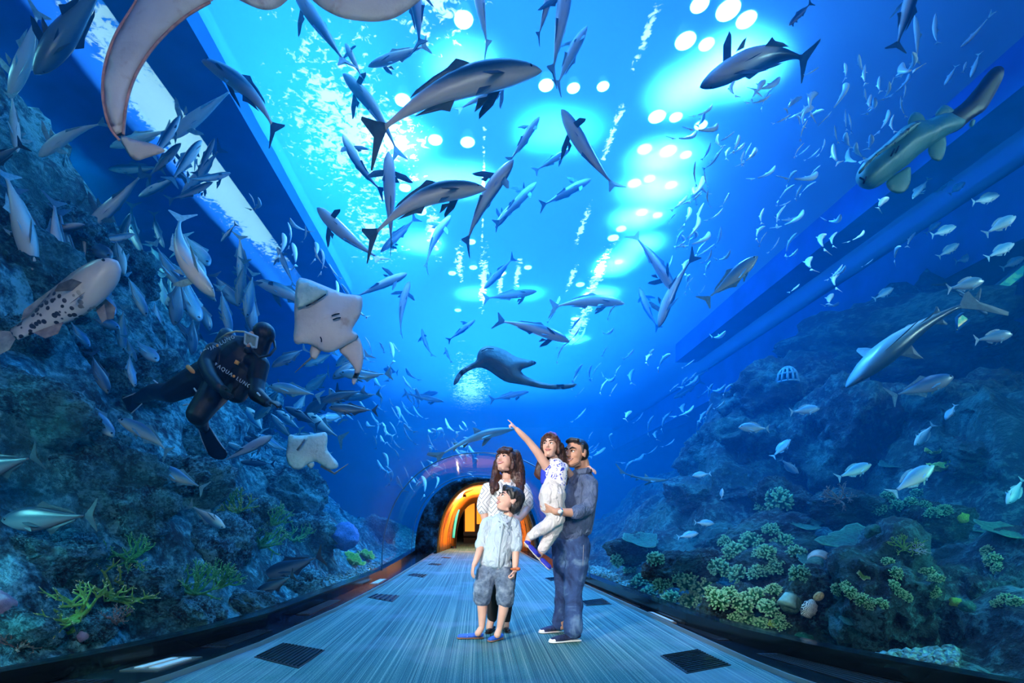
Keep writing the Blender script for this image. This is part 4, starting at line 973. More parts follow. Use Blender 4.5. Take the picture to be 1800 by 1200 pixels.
BIG = [
 # kind head tail dors roll bl bv label extras
 ('dark', (60, 130), (195, -45), 1, 30, 0, 0, 'dark heavy fish pointing down left in the top left corner, tail out of frame', {'fat': 1.25}),
 ('pale', (16, 172), (80, 12), 1, 25, .2, 0, 'narrow blue fish hanging head down at the left edge beside the dark heavy fish', {}),
 ('pale', (30, 268), (20, 160), -1, 40, 0, 0, 'pale blue fish head down at the left edge, directly under the narrow blue one', {}),
 ('pale', (67, 274), (176, 195), 1, 55, -.3, 0, 'pale slender fish pointing down left, alone in open water left of the giant wing tip', {}),
 (C, (357, 104), (520, 208), -1, 28, .1, -.5, 'grey fish with white belly facing left, just right of the giant ray wing', {}),
 ('pale', (298, 243), (418, 150), 1, 60, 0, 0, 'pale fish pointing down left beside the giant wing tip, over the white light strip', {}),
 ('pale', (193, 259), (305, 226), -1, 30, 0, 0, 'pale fish half hidden behind the tip of the giant ray wing', {}),
 ('dark', (-45, 300), (44, 252), 1, 10, 0, 0, 'dark fish leaving the frame at the left edge, only its tail showing', {}),
 ('pale', (513, -25), (612, 118), -1, 55, 0, 0, 'long pale blue fish slanting down from the top edge under the ray body', {}),
 ('pale', (607, 76), (638, 140), -1, 75, 0, 0, 'short pale fish seen from below, nose up, under the ray body', {'fat': 1.2}),
 ('pale', (603, 128), (716, 252), -1, 62, -.35, 0, 'pale underside of a fish slanting down right beside the foamy patch', {}),
 ('pale', (647, 117), (755, 78), -1, 30, 0, 0, 'pale fish facing left, behind the tail of the big horizontal fish', {}),
 (C, (952, 118), (626, 176), 1, 26, .1, -.35, 'largest grey fish with pinkish belly, swimming right near the top centre', {'dist': 4.3}),
 ('pale', (905, 137), (800, 196), 1, 65, 0, 0, 'pale fish tucked under the belly of the largest grey fish, pointing right', {}),
 (C, (880, 148), (793, 168), 1, 20, 0, 0, 'slim dark fish close under the largest grey fish', {'fat': .7}),
 (C, (722, -60), (747, 98), 1, 30, -.2, 0, 'blue fish coming down tail first from the top edge, right of the ray body', {}),
 ('pale', (834, -55), (858, 90), 1, 60, 0, 0, 'pale fish with its tail hanging from the top edge near the centre', {}),
 (C, (602, 236), (660, 345), 1, 55, .3, 0, 'fish with pale belly nose up and left, above the second horizontal fish', {}),
 (C, (683, 266), (688, 440), 1, 84, 0, 0, 'fish seen straight from below, nose up, behind the arched horizontal fish', {}),
 (C, (854, 326), (626, 358), 1, 26, .1, -.55, 'arched grey fish with pinkish belly swimming right, second row of the centre', {'dist': 4.9}),
 (C, (901, 280), (796, 428), -1, 50, .3, 0, 'fish pointing up right, touching the snout of the arched fish', {}),
 ('pale', (1031, 46), (968, 160), -1, 30, .2, 0, 'slim greenish fish pointing up right near the top centre', {}),
 (C, (1000, -45), (970, 138), -1, 60, 0, 0, 'grey fish hanging tail down from the top edge right of centre', {}),
 (C, (972, -30), (945, 70), -1, 60, 0, 0, 'smaller grey fish at the top edge, left of the hanging grey fish', {}),
 (C, (986, 193), (1078, 345), -1, 55, .15, 0, 'grey fish with pale belly, nose up left, in the dark blue gap right of centre', {}),
 ('pale', (948, 205), (893, 288), -1, 40, 0, 0, 'translucent teal fish pointing up right below the green glow', {}),
 ('pale', (1003, 262), (938, 302), 1, 30, 0, 0, 'blue fish behind the middle of the steep grey fish in the dark gap', {}),
 (C, (1232, 148), (1455, 42), 1, 42, 0, .45, 'big dark blue fish swimming down left in front of the bright lamps, top right', {'dist': 5.2, 'fat': 1.15}),
 ('pale', (943, 320), (868, 398), -1, 45, 0, 0, 'fish pointing up right with a small curved fin, right of the arched fish', {}),
 ('pale', (1039, 314), (948, 364), -1, 40, 0, 0, 'teal fish pointing up right beneath the steep grey fish', {}),
 (C, (1187, 515), (1118, 400), 1, 45, .2, 0, 'steel blue fish diving down right into the trio right of centre', {}),
 (C, (1157, 575), (1202, 448), 1, 50, -.35, 0, 'curved fish with pale belly, head down, lowest of the trio right of centre', {}),
 (C, (1123, 505), (1152, 582), 1, 50, .2, 0, 'small fish nose up at the left of the trio right of centre', {}),
 ('jack', (1332, 450), (1235, 532), 1, 18, 0, 0, 'silver bellied fish with dark back climbing up right, edge of the right school', {'fat': .8}),
 ('pale', (1098, 532), (966, 522), 1, 25, 0, -.3, 'grey fish swimming right in front of the light streaks, middle of the tank', {}),
 (C, (1002, 600), (874, 551), 1, 35, 0, -.2, 'grey fish slanting down right above the brown ray', {}),
 ('pale', (944, 512), (848, 525), 1, 30, 0, 0, 'pale slim fish swimming right, left of the middle grey fish', {}),
 (C, (557, 366), (670, 470), -1, 60, .15, 0, 'fish with open mouth and spread fin, nose up left, above the spotted ray', {'fat': 1.15}),
 ('pale', (791, 378), (731, 466), -1, 55, .4, 0, 'curved pale fish pointing up right in the centre', {}),
 (C, (669, 443), (734, 380), -1, 20, 0, 0, 'plain blue fish head down left, behind the speckled light', {}),
 (C, (716, 480), (618, 525), -1, 55, 0, 0, 'grey fish pointing up right, emerging from behind the spotted ray', {}),
 (C, (719, 494), (691, 588), -1, 72, .3, 0, 'small dark fish with both fins spread, nose up, right of the spotted ray', {}),
 (C, (487, 434), (518, 505), -1, 60, 0, 0, 'fish nose up behind the head of the fish left of the spotted ray', {}),
 (C, (449, 494), (575, 540), -1, 35, 0, -.3, 'grey fish facing left, its tail covered by the spotted ray', {'fat': 1.15}),
 ('pale', (58, 474), (16, 285), 1, 35, .2, 0, 'large pale fish head down at the left edge above the spotted grouper', {'fat': 1.25}),
 (C, (80, 480), (27, 310), 1, 20, .25, 0, 'blue backed fish pressed against the large pale fish at the left edge', {}),
 (C, (103, 486), (95, 345), 1, 35, 0, 0, 'fish head down, third of the row at the left edge', {'fat': 1.2}),
 (C, (127, 496), (104, 362), 1, 15, 0, 0, 'blue fish head down, fourth of the row at the left edge', {}),
 (C, (150, 404), (262, 304), 1, 50, .1, 0, 'dark fish with pale throat pointing down left below the giant wing tip', {}),
 ('pale', (372, 522), (258, 362), 1, 45, 0, .65, 'big pale arched fish head down in front of the crowd on the left', {'dist': 4.2, 'fat': 1.15}),
 (C, (289, 541), (362, 448), 1, 65, 0, 0, 'fish with white belly pointing down left under the big pale arched fish', {}),
 (C, (249, 447), (210, 352), 1, 15, 0, .4, 'blue arched fish head down in the dark hollow on the left', {}),
 (C, (288, 436), (262, 370), 1, 15, 0, .2, 'smaller blue fish head down, right of the blue arched one', {}),
 (C, (388, 425), (416, 392), 1, 30, 0, 0, 'small fish with a raised tail against the white light strip', {}),
 (C, (425, 505), (424, 405), 1, 20, .2, 0, 'dark blue fish head down below the white light strip', {'fat': 1.2}),
 (C, (317, 350), (392, 255), 1, 40, 0, 0, 'teal fish pointing down left beside the white light strip', {}),
 (C, (190, 298), (290, 294), -1, 20, 0, 0, 'flat dark fish facing left just under the tip of the giant wing', {}),
 (C, (243, 346), (322, 306), 1, 30, 0, 0, 'dark fish crossing behind the one with the pale throat', {}),
 ('jack', (200, 768), (128, 688), 1, 12, .15, 0, 'teal jack with bright tail swimming down right, left of the blue jack', {}),
 ('jack', (209, 736), (318, 792), -1, 12, .3, -.3, 'long violet blue jack facing left below the diver', {'fat': .8}),
 ('jack', (277, 820), (362, 860), -1, 10, 0, 0, 'small bright teal jack facing left over the rocks', {}),
 ('darkjack', (190, 692), (158, 615), 1, 15, 0, 0, 'dim blue jack head down against the rock left of the diver', {}),
 ('darkjack', (3, 915), (172, 905), -1, 8, 0, 0, 'large dark trevally facing left over the reef at the left edge', {'fat': 1.05}),
 ('darkjack', (-70, 835), (72, 800), -1, 8, 0, 0, 'dark trevally at the left edge with only its forked tail in view', {}),
 ('jack', (396, 928), (330, 885), -1, 12, 0, 0, 'blue jack under the yellow green coral, left of centre', {}),
 ('darkjack', (446, 1045), (520, 1010), -1, 10, 0, 0, 'dark fish resting over the lower reef left of the gravel', {}),
 ('darkjack', (462, 1012), (570, 975), -1, 10, 0, 0, 'dark fish with thin tail above the gravel on the left', {}),
 (C, (478, 766), (385, 815), -1, 60, 0, 0, 'brown bellied fish pointing up right above the small white ray', {'fat': 1.2}),
 ('jack', (1676, 662), (1562, 698), 1, 15, 0, 0, 'large blue trevally swimming right under the grey shark', {}),
 ('bream', (1642, 818), (1566, 868), 1, 15, 0, 0, 'bream with pinkish head in front of the yellow green coral', {}),
 ('bream', (1730, 494), (1664, 508), 1, 12, 0, 0, 'bream crossing the tail of the grey shark', {}),
 ('bream', (1532, 816), (1470, 840), 1, 12, 0, 0, 'bream swimming up right, left of the yellow green coral', {}),
 ('bream', (1786, 380), (1730, 412), 1, 12, 0, 0, 'large bream near the right edge, third row of the right hand group', {}),
 ('bream', (1757, 343), (1708, 356), 1, 12, 0, 0, 'bream swimming right alone under the zebra shark tail', {}),
 ('bream', (1783, 428), (1733, 454), 1, 12, 0, 0, 'bream directly below the large bream at the right edge', {}),
 ('bream', (1801, 452), (1760, 472), 1, 12, 0, 0, 'bream cut by the right edge over the glowing panel', {}),
 ('bream', (1697, 320), (1668, 342), 1, 12, 0, 0, 'bream right of the zebra shark chin, last of three', {}),
 ('bream', (1642, 338), (1672, 314), -1, 12, 0, 0, 'bream facing down left, middle of three by the zebra shark chin', {}),
 ('bream', (1604, 350), (1634, 312), -1, 12, 0, 0, 'slim bream head down, first of three by the zebra shark chin', {'fat': .7}),
 ('bream', (1654, 390), (1626, 411), 1, 12, 0, 0, 'left one of the overlapping bream pair above the dark bands', {}),
 ('bream', (1681, 398), (1636, 414), 1, 12, 0, 0, 'right one of the overlapping bream pair above the dark bands', {}),
 ('bream', (1686, 428), (1648, 452), 1, 12, 0, 0, 'bream under the overlapping pair, pointing up right', {}),
 ('bream', (1717, 450), (1678, 460), 1, 12, 0, 0, 'bream pointing right, just above the shark tail', {}),
 ('bream', (1571, 506), (1535, 526), 1, 12, 0, 0, 'lone bream above the rock ridge in open blue water', {}),
 ('bream', (1441, 718), (1388, 724), 1, 12, 0, 0, 'bream swimming right in front of the dark cave', {}),
 ('bream', (1390, 772), (1357, 804), 1, 12, 0, 0, 'upper of two bream over the cave, pointing up', {}),
 ('bream', (1404, 832), (1371, 806), -1, 12, 0, 0, 'lower of two bream over the cave, pointing down right', {}),
 ('bream', (1607, 783), (1642, 744), 1, 12, 0, 0, 'bream head down above the yellow green coral', {}),
 ('bream', (1662, 738), (1680, 710), -1, 12, 0, 0, 'small dim bream head down under the blue trevally', {}),
 ('bream', (1298, 751), (1353, 753), -1, 12, 0, 0, 'bream facing left over the rock edge, right of centre', {}),
 ('bream', (1256, 920), (1220, 918), 1, 12, 0, 0, 'upper of two bream above the green coral bank', {}),
 ('bream', (1228, 937), (1190, 944), 1, 12, 0, 0, 'lower of two bream above the green coral bank', {}),
 ('bream', (1217, 836), (1250, 832), -1, 12, 0, 0, 'small bream facing left at the foot of the dark rock', {}),
 ('bream', (1769, 886), (1800, 840), 1, 12, 0, 0, 'bream head down at the right edge beside the ledge', {}),
 ('bream', (1780, 588), (1712, 598), 1, 12, 0, 0, 'bream pair member nearest the rock tower at the right edge', {}),
 ('bream', (1270, 858), (1268, 878), 1, 12, 0, 0, 'tiny dim bream seen head on in the shade right of the rock', {}),
 ('silver', (1688, 84), (1734, 42), -1, 25, .6, 0, 'bright curved silver fish high on the right, above the zebra shark tail', {}),
 ('silver', (1660, 150), (1682, 114), -1, 25, 0, 0, 'silver fish head down, left one of three above the zebra shark', {'fat': 1.4}),
 ('silver', (1706, 136), (1722, 92), -1, 25, 0, 0, 'silver fish head down, right one of three above the zebra shark', {'fat': 1.4}),
 ('silver', (1699, 108), (1692, 128), -1, 25, 0, 0, 'small round silver fish, middle one of three above the zebra shark', {'fat': 1.8}),
 ('silver', (1608, 26), (1618, 102), -1, 25, -.4, 0, 'long thin silver fish nose up near the top edge on the right', {}),
 ('silver', (1644, 24), (1641, 90), -1, 25, .4, 0, 'second thin silver fish near the top edge, right of the first', {}),
 (C, (1612, -40), (1574, 90), -1, 25, 0, 0, 'big blue fish hanging tail down from the top edge on the right', {'fat': 1.1}),
 ('cobia', (1386, 45), (1428, 3), -1, 10, 0, 0, 'faint blue fish outline in front of the bright patch, top right', {'fat': 1.1}),
 ('cobia', (780, 706), (708, 690), 1, 15, 0, 0, 'dark small shark like fish swimming right, left of the walkway axis', {'fat': .9}),
 ('darkjack', (770, 690), (735, 694), 1, 15, 0, 0, 'dark rounded fish above the small shark like fish', {}),
 ('darkjack', (674, 648), (700, 655), 1, 30, 0, 0, 'round dark fish in front of the slender school, left of centre', {'fat': 1.5}),
 ('cobia', (741, 578), (755, 632), -1, 45, .4, 0, 'small blue fish nose up, left of the light streaks', {}),
 ('cobia', (835, 562), (786, 600), -1, 40, 0, 0, 'blue grey fish pointing up right, left of the brown ray', {}),
 ('cobia', (782, 610), (792, 640), -1, 40, .3, 0, 'small curved blue fish left of the brown ray', {}),
 ('cobia', (930, 688), (860, 703), 1, 20, 0, 0, 'dim fish swimming right under the brown ray', {}),
 ('cobia', (1184, 700), (1235, 668), -1, 10, 0, 0, 'dark fish with high tail swimming down left in the open right water', {'fat': 1.2}),
 ('pale', (850, 508), (905, 450), 1, 25, 0, 0, 'faint fish pointing down left over the green glow', {}),
 ('cobia', (870, 400), (925, 330), 1, 40, 0, 0, 'steel blue fish pointing down left behind the one with the small curved fin', {}),
 ('pale', (1220, 665), (1245, 650), 1, 25, 0, 0, 'little yellowish fish beside the high tailed dark fish', {}),
 ('jack', (1660, 960), (1705, 890), 1, 30, 0, 0, 'bright blue fish diving between the rocks below the ledge', {'dist': 6.4}),
]
for k, h, t_, dr, rl, bl, bv, lab, kw in BIG:
    real = {'bream': .42, 'silver': .5, 'jack': .7, 'darkjack': .8}.get(k, 1.15)
    put_fish(k, h, t_, lab, dr, rl, bl, bv, real=real, **kw)
# the potato grouper and the grey shark
put_fish('grouper', (208, 460), (16, 622), 'big pale grouper covered in black spots, swimming up right on the left', 1, 48, -.25, 0, 1.02, dist=4.1)
put_fish('shark', (1486, 678), (1704, 492), 'long grey shark with open jaw swimming down left along the rock ridge', 1, 14, 0, .25, 1.25, dist=5.6, cat='shark')
put_fish('shark', (1736, 552), (1658, 488), 'small slim shark pointing down right in front of the shark tail', -1, 40, .2, 0, .9, dist=5.9, cat='shark')
put_fish('shark', (905, 752), (755, 786), 'long dim shark silhouette swimming right, behind the pointing hand', 1, 12, 0, -.3, .9, dist=9.0, cat='shark')
put_fish('shark', (1175, 845), (1085, 840), 'long faint shark gliding low over the rock, right of the man', 1, 10, 0, .3, .8, dist=8.6, cat='shark')
# crowd of jacks on the left, behind and below the diver
RJ = random.Random(11)
CROWD = []
def crowd(n, cx, cy, rx, ry, ang, spread, Lr, lab, group, kind='jack', dr=1, dlo=0, rolls=(5, 35)):
    k = 0; tries = 0
    while k < n and tries < n*40:
        tries += 1
        x = cx+RJ.uniform(-rx, rx); y = cy+RJ.uniform(-ry, ry)
        if any(math.hypot(x-a, y-b) < Lr[0]*.36 for a, b in CROWD): continue
        if 235 < x < 495 and 585 < y < 740 and kind == 'jack' and RJ.random() < .6: continue
        CROWD.append((x, y)); L = RJ.uniform(*Lr); a = math.radians(ang+RJ.uniform(-spread, spread))
        dx, dy = math.cos(a)*L/2, -math.sin(a)*L/2
        lo, hi = ray_d(x, y)
        d = min(max(lo+.5+RJ.random()*1.6, .62*F/L), hi-.45)
        if d < lo+.3: continue
        kd = kind if RJ.random() < .8 else ('darkjack' if kind == 'jack' else kind)
        put_fish(kd, (x+dx, y+dy), (x-dx, y-dy), lab, dr if RJ.random() < .85 else -dr, RJ.uniform(*rolls), RJ.choice((-.3, 0, .3)), 0, .85, dist=d, group=group, tilt=RJ.uniform(-.04, .04))
        k += 1
crowd(16, 250, 505, 110, 75, -65, 30, (60, 95), 'blue jack of the packed crowd above the diver, left of the big pale arched fish', 'jacks crowding above the diver')
crowd(12, 370, 545, 80, 60, -70, 30, (60, 95), 'blue jack of the crowd between the big pale arched fish and the diver hood', 'jacks crowding over the diver hood')
crowd(14, 560, 660, 90, 60, 205, 35, (55, 90), 'slim teal jack of the loose bunch under the spotted ray', 'jacks under the spotted ray', 'jack', -1)
crowd(10, 520, 740, 80, 50, 150, 40, (50, 80), 'blue jack of the bunch between the diver hand and the small white ray', 'jacks above the small white ray')
crowd(7, 440, 800, 60, 35, 160, 30, (50, 75), 'teal jack of the bunch left of the small white ray', 'jacks left of the small white ray')
crowd(5, 200, 600, 60, 50, -50, 40, (55, 80), 'dim blue jack in front of the rock left of the diver', 'jacks left of the diver')
crowd(6, 330, 300, 70, 60, 40, 30, (70, 100), 'blue grey fish of the loose group around the white light strip', 'fish by the white light strip', 'cobia')
crowd(5, 160, 430, 60, 60, 60, 60, (60, 90), 'blue grey fish in the dark hollow at the far left', 'fish in the hollow at the far left', 'cobia')
# slender silver school
def school(n, poly, ang, spread, Lr, dr_, lab, group, bends=(-.5, .7), kind='silver', fat=1.):
    xs = [p[0] for p in poly]; ys = [p[1] for p in poly]; k = 0; tr = 0; got = []
    while k < n and tr < 8000:
        tr += 1
        x, y = RJ.uniform(min(xs), max(xs)), RJ.uniform(min(ys), max(ys))
        ins = False
        for (ax, ay), (bx, by) in zip(poly, poly[1:]+poly[:1]):
            if (ay > y) != (by > y) and x < (bx-ax)*(y-ay)/(by-ay)+ax: ins = not ins
        if not ins or any(math.hypot(x-a, y-b) < Lr[0]*.42 for a, b in got): continue
        got.append((x, y)); L = RJ.uniform(*Lr); a = math.radians(ang(x, y)+RJ.uniform(-spread, spread))
        lo, hi = ray_d(x, y)
        d = lo+(hi-lo)*RJ.uniform(*dr_); d = max(lo+.4, min(d, hi-.4))
        dx, dy = math.cos(a)*L/2, -math.sin(a)*L/2
        b_ = RJ.choice((-.45, -.3, -.15, .15, .3, .5))
        put_fish(kind, (x+dx, y+dy), (x-dx, y-dy), lab, 1, 20, 0, b_, fat*.72, dist=d, detail=False, group=group, tilt=RJ.uniform(-.05, .05)); k += 1
school(64, [(1220, 190), (1330, 130), (1440, 120), (1450, 300), (1400, 440), (1230, 480), (1190, 380)], lambda x, y: 55-(x-1300)*.12, 26, (26, 46), (.35, .8),
       'slender silver fish of the dense school under the big dark blue fish', 'dense slender school on the right')
school(26, [(1440, 120), (1620, 100), (1580, 230), (1500, 320), (1450, 300)], lambda x, y: 92-(x-1500)*.1, 16, (26, 42), (.4, .8),
       'slender silver fish standing nearly upright, left of the zebra shark', 'upright slender fish by the zebra shark')
school(18, [(1180, 300), (1240, 300), (1240, 520), (1170, 520)], lambda x, y: 80, 40, (18, 34), (.4, .8), 'small slender fish at the left rim of the right school', 'left rim of the right school')
school(16, [(1380, 430), (1560, 300), (1600, 420), (1480, 620), (1380, 560)], lambda x, y: 45, 16, (20, 38), (.4, .85), 'faint slender fish drifting in the deep blue right of the dense school', 'faint fish in the deep blue')
school(46, [(1010, 620), (1120, 560), (1330, 600), (1290, 720), (1180, 800), (1060, 860), (1020, 760)], lambda x, y: 46, 14, (16, 36), (.3, .75),
       'small slender fish climbing up right in the open water right of the man', 'slender school right of the man')
school(62, [(640, 600), (700, 600), (760, 720), (840, 800), (770, 860), (690, 860), (620, 740), (600, 640)], lambda x, y: 118, 12, (16, 38), (.3, .75),
       'small slender fish of the streaming school left of the walkway axis', 'streaming school on the left')
school(30, [(740, 760), (840, 740), (850, 835), (760, 835)], lambda x, y: 150, 40, (10, 20), (.5, .85), 'tiny silver fish of the cloud above the dark vault ring', 'tiny fish above the vault ring')
school(14, [(420, 330), (560, 420), (640, 560), (500, 430)], lambda x, y: 110, 18, (28, 46), (.3, .6), 'thin silver fish diving along the dark beam, left of centre', 'thin fish along the dark beam')
school(12, [(960, 540), (1060, 500), (1130, 600), (1000, 700)], lambda x, y: 60, 15, (22, 40), (.3, .6), 'thin bluish fish in front of the light streaks right of centre', 'thin fish by the light streaks', fat=.9)
# ------------------------------------------------------------------ rays and the zebra shark
from mathutils.geometry import delaunay_2d_cdt
def smooth_outline(pts, it=2):
    for _ in range(it):
        q = []
        for a, b in zip(pts, pts[1:]+pts[:1]):
            q += [(a[0]*.75+b[0]*.25, a[1]*.75+b[1]*.25), (a[0]*.25+b[0]*.75, a[1]*.25+b[1]*.75)]
        pts = q
    return pts
def puff(name, outline, depth, thick, step, mats, parent=None, it=1, power=.5, lift=None):
    """a swimming body from its outline: real distance (depth(px,py)), real thickness swelling from rim to middle"""
    ol = smooth_outline(outline, it); n = len(ol)
    xs = [p[0] for p in ol]; ys = [p[1] for p in ol]
    def inside(x, y):
        r = False
        for (ax, ay), (bx, by) in zip(ol, ol[1:]+ol[:1]):
            if (ay > y) != (by > y) and x < (bx-ax)*(y-ay)/(by-ay)+ax: r = not r
        return r
    def rim(x, y):
        m = 1e9
        for (ax, ay), (bx, by) in zip(ol, ol[1:]+ol[:1]):
            dx, dy = bx-ax, by-ay; q = max(0, min(1, ((x-ax)*dx+(y-ay)*dy)/(dx*dx+dy*dy+1e-9)))
            m = min(m, math.hypot(x-ax-q*dx, y-ay-q*dy))
        return m
    pts = list(ol); y = min(ys)+step*.5; row = 0
    while y < max(ys):
        x = min(xs)+step*(.5 if row % 2 else 0)
        while x < max(xs):
            if inside(x, y) and rim(x, y) > step*.45: pts.append((x, y))
            x += step
        y += step*.87; row += 1
    r = delaunay_2d_cdt([V(p) for p in pts], [], [list(range(n))], 1, 1e-5)
    v2, f2 = r[0], r[2]; ds = [rim(p.x, p.y) for p in v2]; dm = max(ds)
    vs, fs, top, bot = [], [], [], []
    for p, dd in zip(v2, ds):
        d0 = depth(p.x, p.y); h = 0 if dd < .5 else thick*(dd/dm)**power
        if lift: d0 += lift(p.x, p.y)
        if h == 0: vs.append(W(p.x, p.y, d0)); top.append(len(vs)-1); bot.append(len(vs)-1)
        else:
            vs.append(W(p.x, p.y, d0-h*.5)); top.append(len(vs)-1); vs.append(W(p.x, p.y, d0+h*.7)); bot.append(len(vs)-1)
    nt = 0
    for f in f2: fs.append(tuple(top[i] for i in f))
    nt = len(fs)
    for f in f2: fs.append(tuple(bot[i] for i in f)[::-1])
    me = bpy.data.meshes.new(name); me.from_pydata([tuple(v) for v in vs], [], fs)
    for m_ in mats: me.materials.append(m_)
    for i, p in enumerate(me.polygons): p.use_smooth = True; p.material_index = 0 if i < nt else len(mats)-1
    bmm = bmesh.new(); bmm.from_mesh(me); bmesh.ops.recalc_face_normals(bmm, faces=bmm.faces); bmm.to_mesh(me); bmm.free()
    o = bpy.data.objects.new(name, me); COL.objects.link(o)
    if parent: o.parent = parent
    return o
def ray_skin(name, a, b, blot, sc):
    t = NT(name); c = t.coord('Object'); n1 = t.noise(c, sc, 5, .65); n2 = t.noise(c, sc*5, 4, .6)
    col = t.ramp(n1, [(.35, a), (.6, b)]); col = t.mix(t.ramp(n2, [(.58, (0, 0, 0)), (.72, (.75, .75, .75))]), col, blot)
    t.l(col, t.b.inputs['Base Color']); t.b.inputs['Roughness'].default_value = .55; t.bump(n2, .35, .03); return t.m
M_BELLY = ray_skin('ray_belly', (.62, .56, .55), (.78, .72, .7), (.5, .34, .3), 1.6)
M_BACK = ray_skin('ray_back', (.06, .1, .13), (.14, .2, .24), (.3, .38, .4), 3)
M_BELLYT = ray_skin('ray_belly_teal', (.36, .62, .64), (.6, .8, .78), (.2, .4, .4), 4)
M_RED = plain('ray_rim', (.62, .3, .24), .6, noise=.4, nscale=14)
# giant ray overhead: body above the frame, left wing sweeping down
r = empty('giant_ray', W(480, -60, 3.5)); tag(r, 'giant pale ray overhead at the top edge with one long wing curving down left', 'ray')
r0 = r.matrix_world.copy()
dep = lambda x, y: 3.55-.0006*max(0, y)-.0004*max(0, 300-x)
wing = [(236, 6), (262, -40), (330, -110), (430, -170), (560, -190), (700, -150), (800, -80), (775, -30), (738, 2), (712, 22), (690, 34), (662, 39), (630, 37), (600, 32), (574, 20), (552, 4), (535, -14),
        (522, -12), (506, 0), (490, 14), (470, 19), (448, 14), (420, 0), (398, -10), (376, 0), (330, 26), (296, 54), (268, 84), (245, 118), (231, 148), (222, 180), (218, 210), (215, 238), (206, 240), (196, 228), (186, 202), (180, 165), (182, 130), (190, 95), (206, 56)]
M0 = Matrix.Translation(-r.location)
def under(o, root):   # keep world place under a root that sits elsewhere
    o.data.transform(Matrix.Translation(-V(root.location))); o.parent = root; return o
under(puff('body', wing, dep, .16, 16, [M_BELLY, M_BACK], it=1), r)
# the folded wing tip
tip = [(213, 234), (222, 240), (238, 246), (260, 250), (280, 256), (293, 266), (276, 272), (256, 278), (243, 283), (230, 278), (220, 262), (212, 248)]
under(puff('wing_tip', tip, lambda x, y: 3.36-.0012*(x-213), .035, 7, [M_BELLY, M_BACK], it=1), r)
# reddish margins follow the two edges of the wing
for nm, ln in (('wing_edge', wing[-9:][::1][0:0]+[(210, 246), (196, 229), (186, 202), (180.5, 165), (182, 130), (190, 95), (206, 56), (237, 6), (262, -40)]), ('wing_edge', [(217, 236), (219, 210), (223, 180), (232, 148), (246, 118), (269, 84), (297, 54), (331, 26), (376, 0)])):
    pts = [W(x, y, dep(x, y)-.004) for x, y in ln]
    sp = []
    for i in range(len(pts)-1):
        for k in range(5):
            p0, p1, p2, p3 = pts[max(0, i-1)], pts[i], pts[i+1], pts[min(len(pts)-1, i+2)]; u = k/5
            sp.append(.5*((2*p1)+(p2-p0)*u+(2*p0-5*p1+4*p2-p3)*u*u+(3*p1-p0-3*p2+p3)*u**3))
    o = tube(nm, sp, .009, M_RED, None, 6); under(o, r); o['label'] = 'reddish wing edge'
for x in (455, 480):   # mouth lobes
    pass
# spotted ray seen from below
r = empty('spotted_ray', W(575, 570, 4.9)); tag(r, 'pale ray seen from below above the diver, wing drooping to the right', 'ray')
dp = lambda x, y: 4.9+.0008*(x-575)
bd = [(522, 487), (541, 490), (560, 498), (582, 507), (604, 516), (624, 518), (637, 520), (638, 536), (633, 556), (624, 570), (618, 580), (628, 586), (631, 594), (615, 603), (598, 612), (582, 620), (566, 618), (552, 608), (536, 603), (520, 606), (515, 596), (518, 572), (517, 548), (518, 520)]
under(puff('body', bd, dp, .2, 7, [M_BELLY, M_BACK], it=1), r)
under(puff('wing', [(598, 584), (618, 580), (632, 592), (640, 618), (638, 642), (631, 660), (622, 680), (617, 668), (625, 652), (618, 640), (608, 628), (594, 616)], lambda x, y: dp(x, y)+.05, .07, 6, [M_BELLY, M_BACK], it=1), r)
under(puff('pelvic_fin', [(548, 603), (566, 612), (560, 626), (552, 634), (543, 622)], lambda x, y: dp(x, y)+.04, .04, 5, [M_BELLY, M_BACK], it=1), r)
wt = under(puff('snout_flap', [(523, 490), (541, 493), (562, 504), (580, 512), (562, 524), (546, 534), (530, 540), (521, 542), (520, 515)], lambda x, y: dp(x, y)-.105, .045, 6, [M_BELLYT], it=1), r); wt['label'] = 'bluish white wing fold'
for nm, ln in (('mouth', [(573, 517), (560, 526), (549, 533), (538, 538)]), ('gill_slit', [(563, 592), (565, 596), (565, 601)]), ('gill_slit', [(583, 555), (590, 552), (597, 551)]), ('gill_slit', [(585, 562), (592, 559), (599, 558)])):
    under(tube(nm, [W(x, y, dp(x, y)-.125) for x, y in ln], .006, M_EYE, None, 6), r)
under(tube('tail', [W(x, y, 4.95) for x, y in ((560, 615), (548, 628), (532, 642), (518, 655))], .012, M_BACK, None, 6, rfun=lambda u: .014*(1-u)+.003), r)
# small white ray below
r = empty('small_ray', W(548, 795, 6.0)); tag(r, 'small square white teal ray gliding over the rocks left of the vault', 'ray')
sd_ = ray_d(548, 795); D3 = min(6.0, sd_[1]-.5); r.location = W(548, 795, D3)
dq = lambda x, y: D3
under(puff('body', [(507, 762), (522, 766), (545, 764), (562, 760), (575, 759), (576, 774), (574, 788), (582, 800), (594, 812), (595, 822), (580, 826), (566, 818), (555, 810), (542, 814), (528, 826), (515, 824), (506, 816), (502, 800), (505, 782)], dq, .07, 6, [M_BELLYT, M_BACK], it=1), r)
under(puff('pelvic_fin', [(537, 812), (552, 810), (553, 818), (547, 824), (541, 820)], lambda x, y: D3+.04, .03, 4, [M_BELLYT, M_BACK], it=1), r)
under(tube('tail', [W(x, y, D3-.09) for x, y in ((536, 772), (530, 781), (522, 791))], .012, M_BACK, None, 6), r)
under(tube('tail_tip', [W(x, y, D3+.05) for x, y in ((565, 818), (588, 832), (612, 815))], .012, M_BACK, None, 6, rfun=lambda u: .02*(1-u)+.004), r)
M_SHOV = ray_skin('shovel_skin', (.03, .1, .12), (.07, .15, .16), (.12, .12, .11), 2)
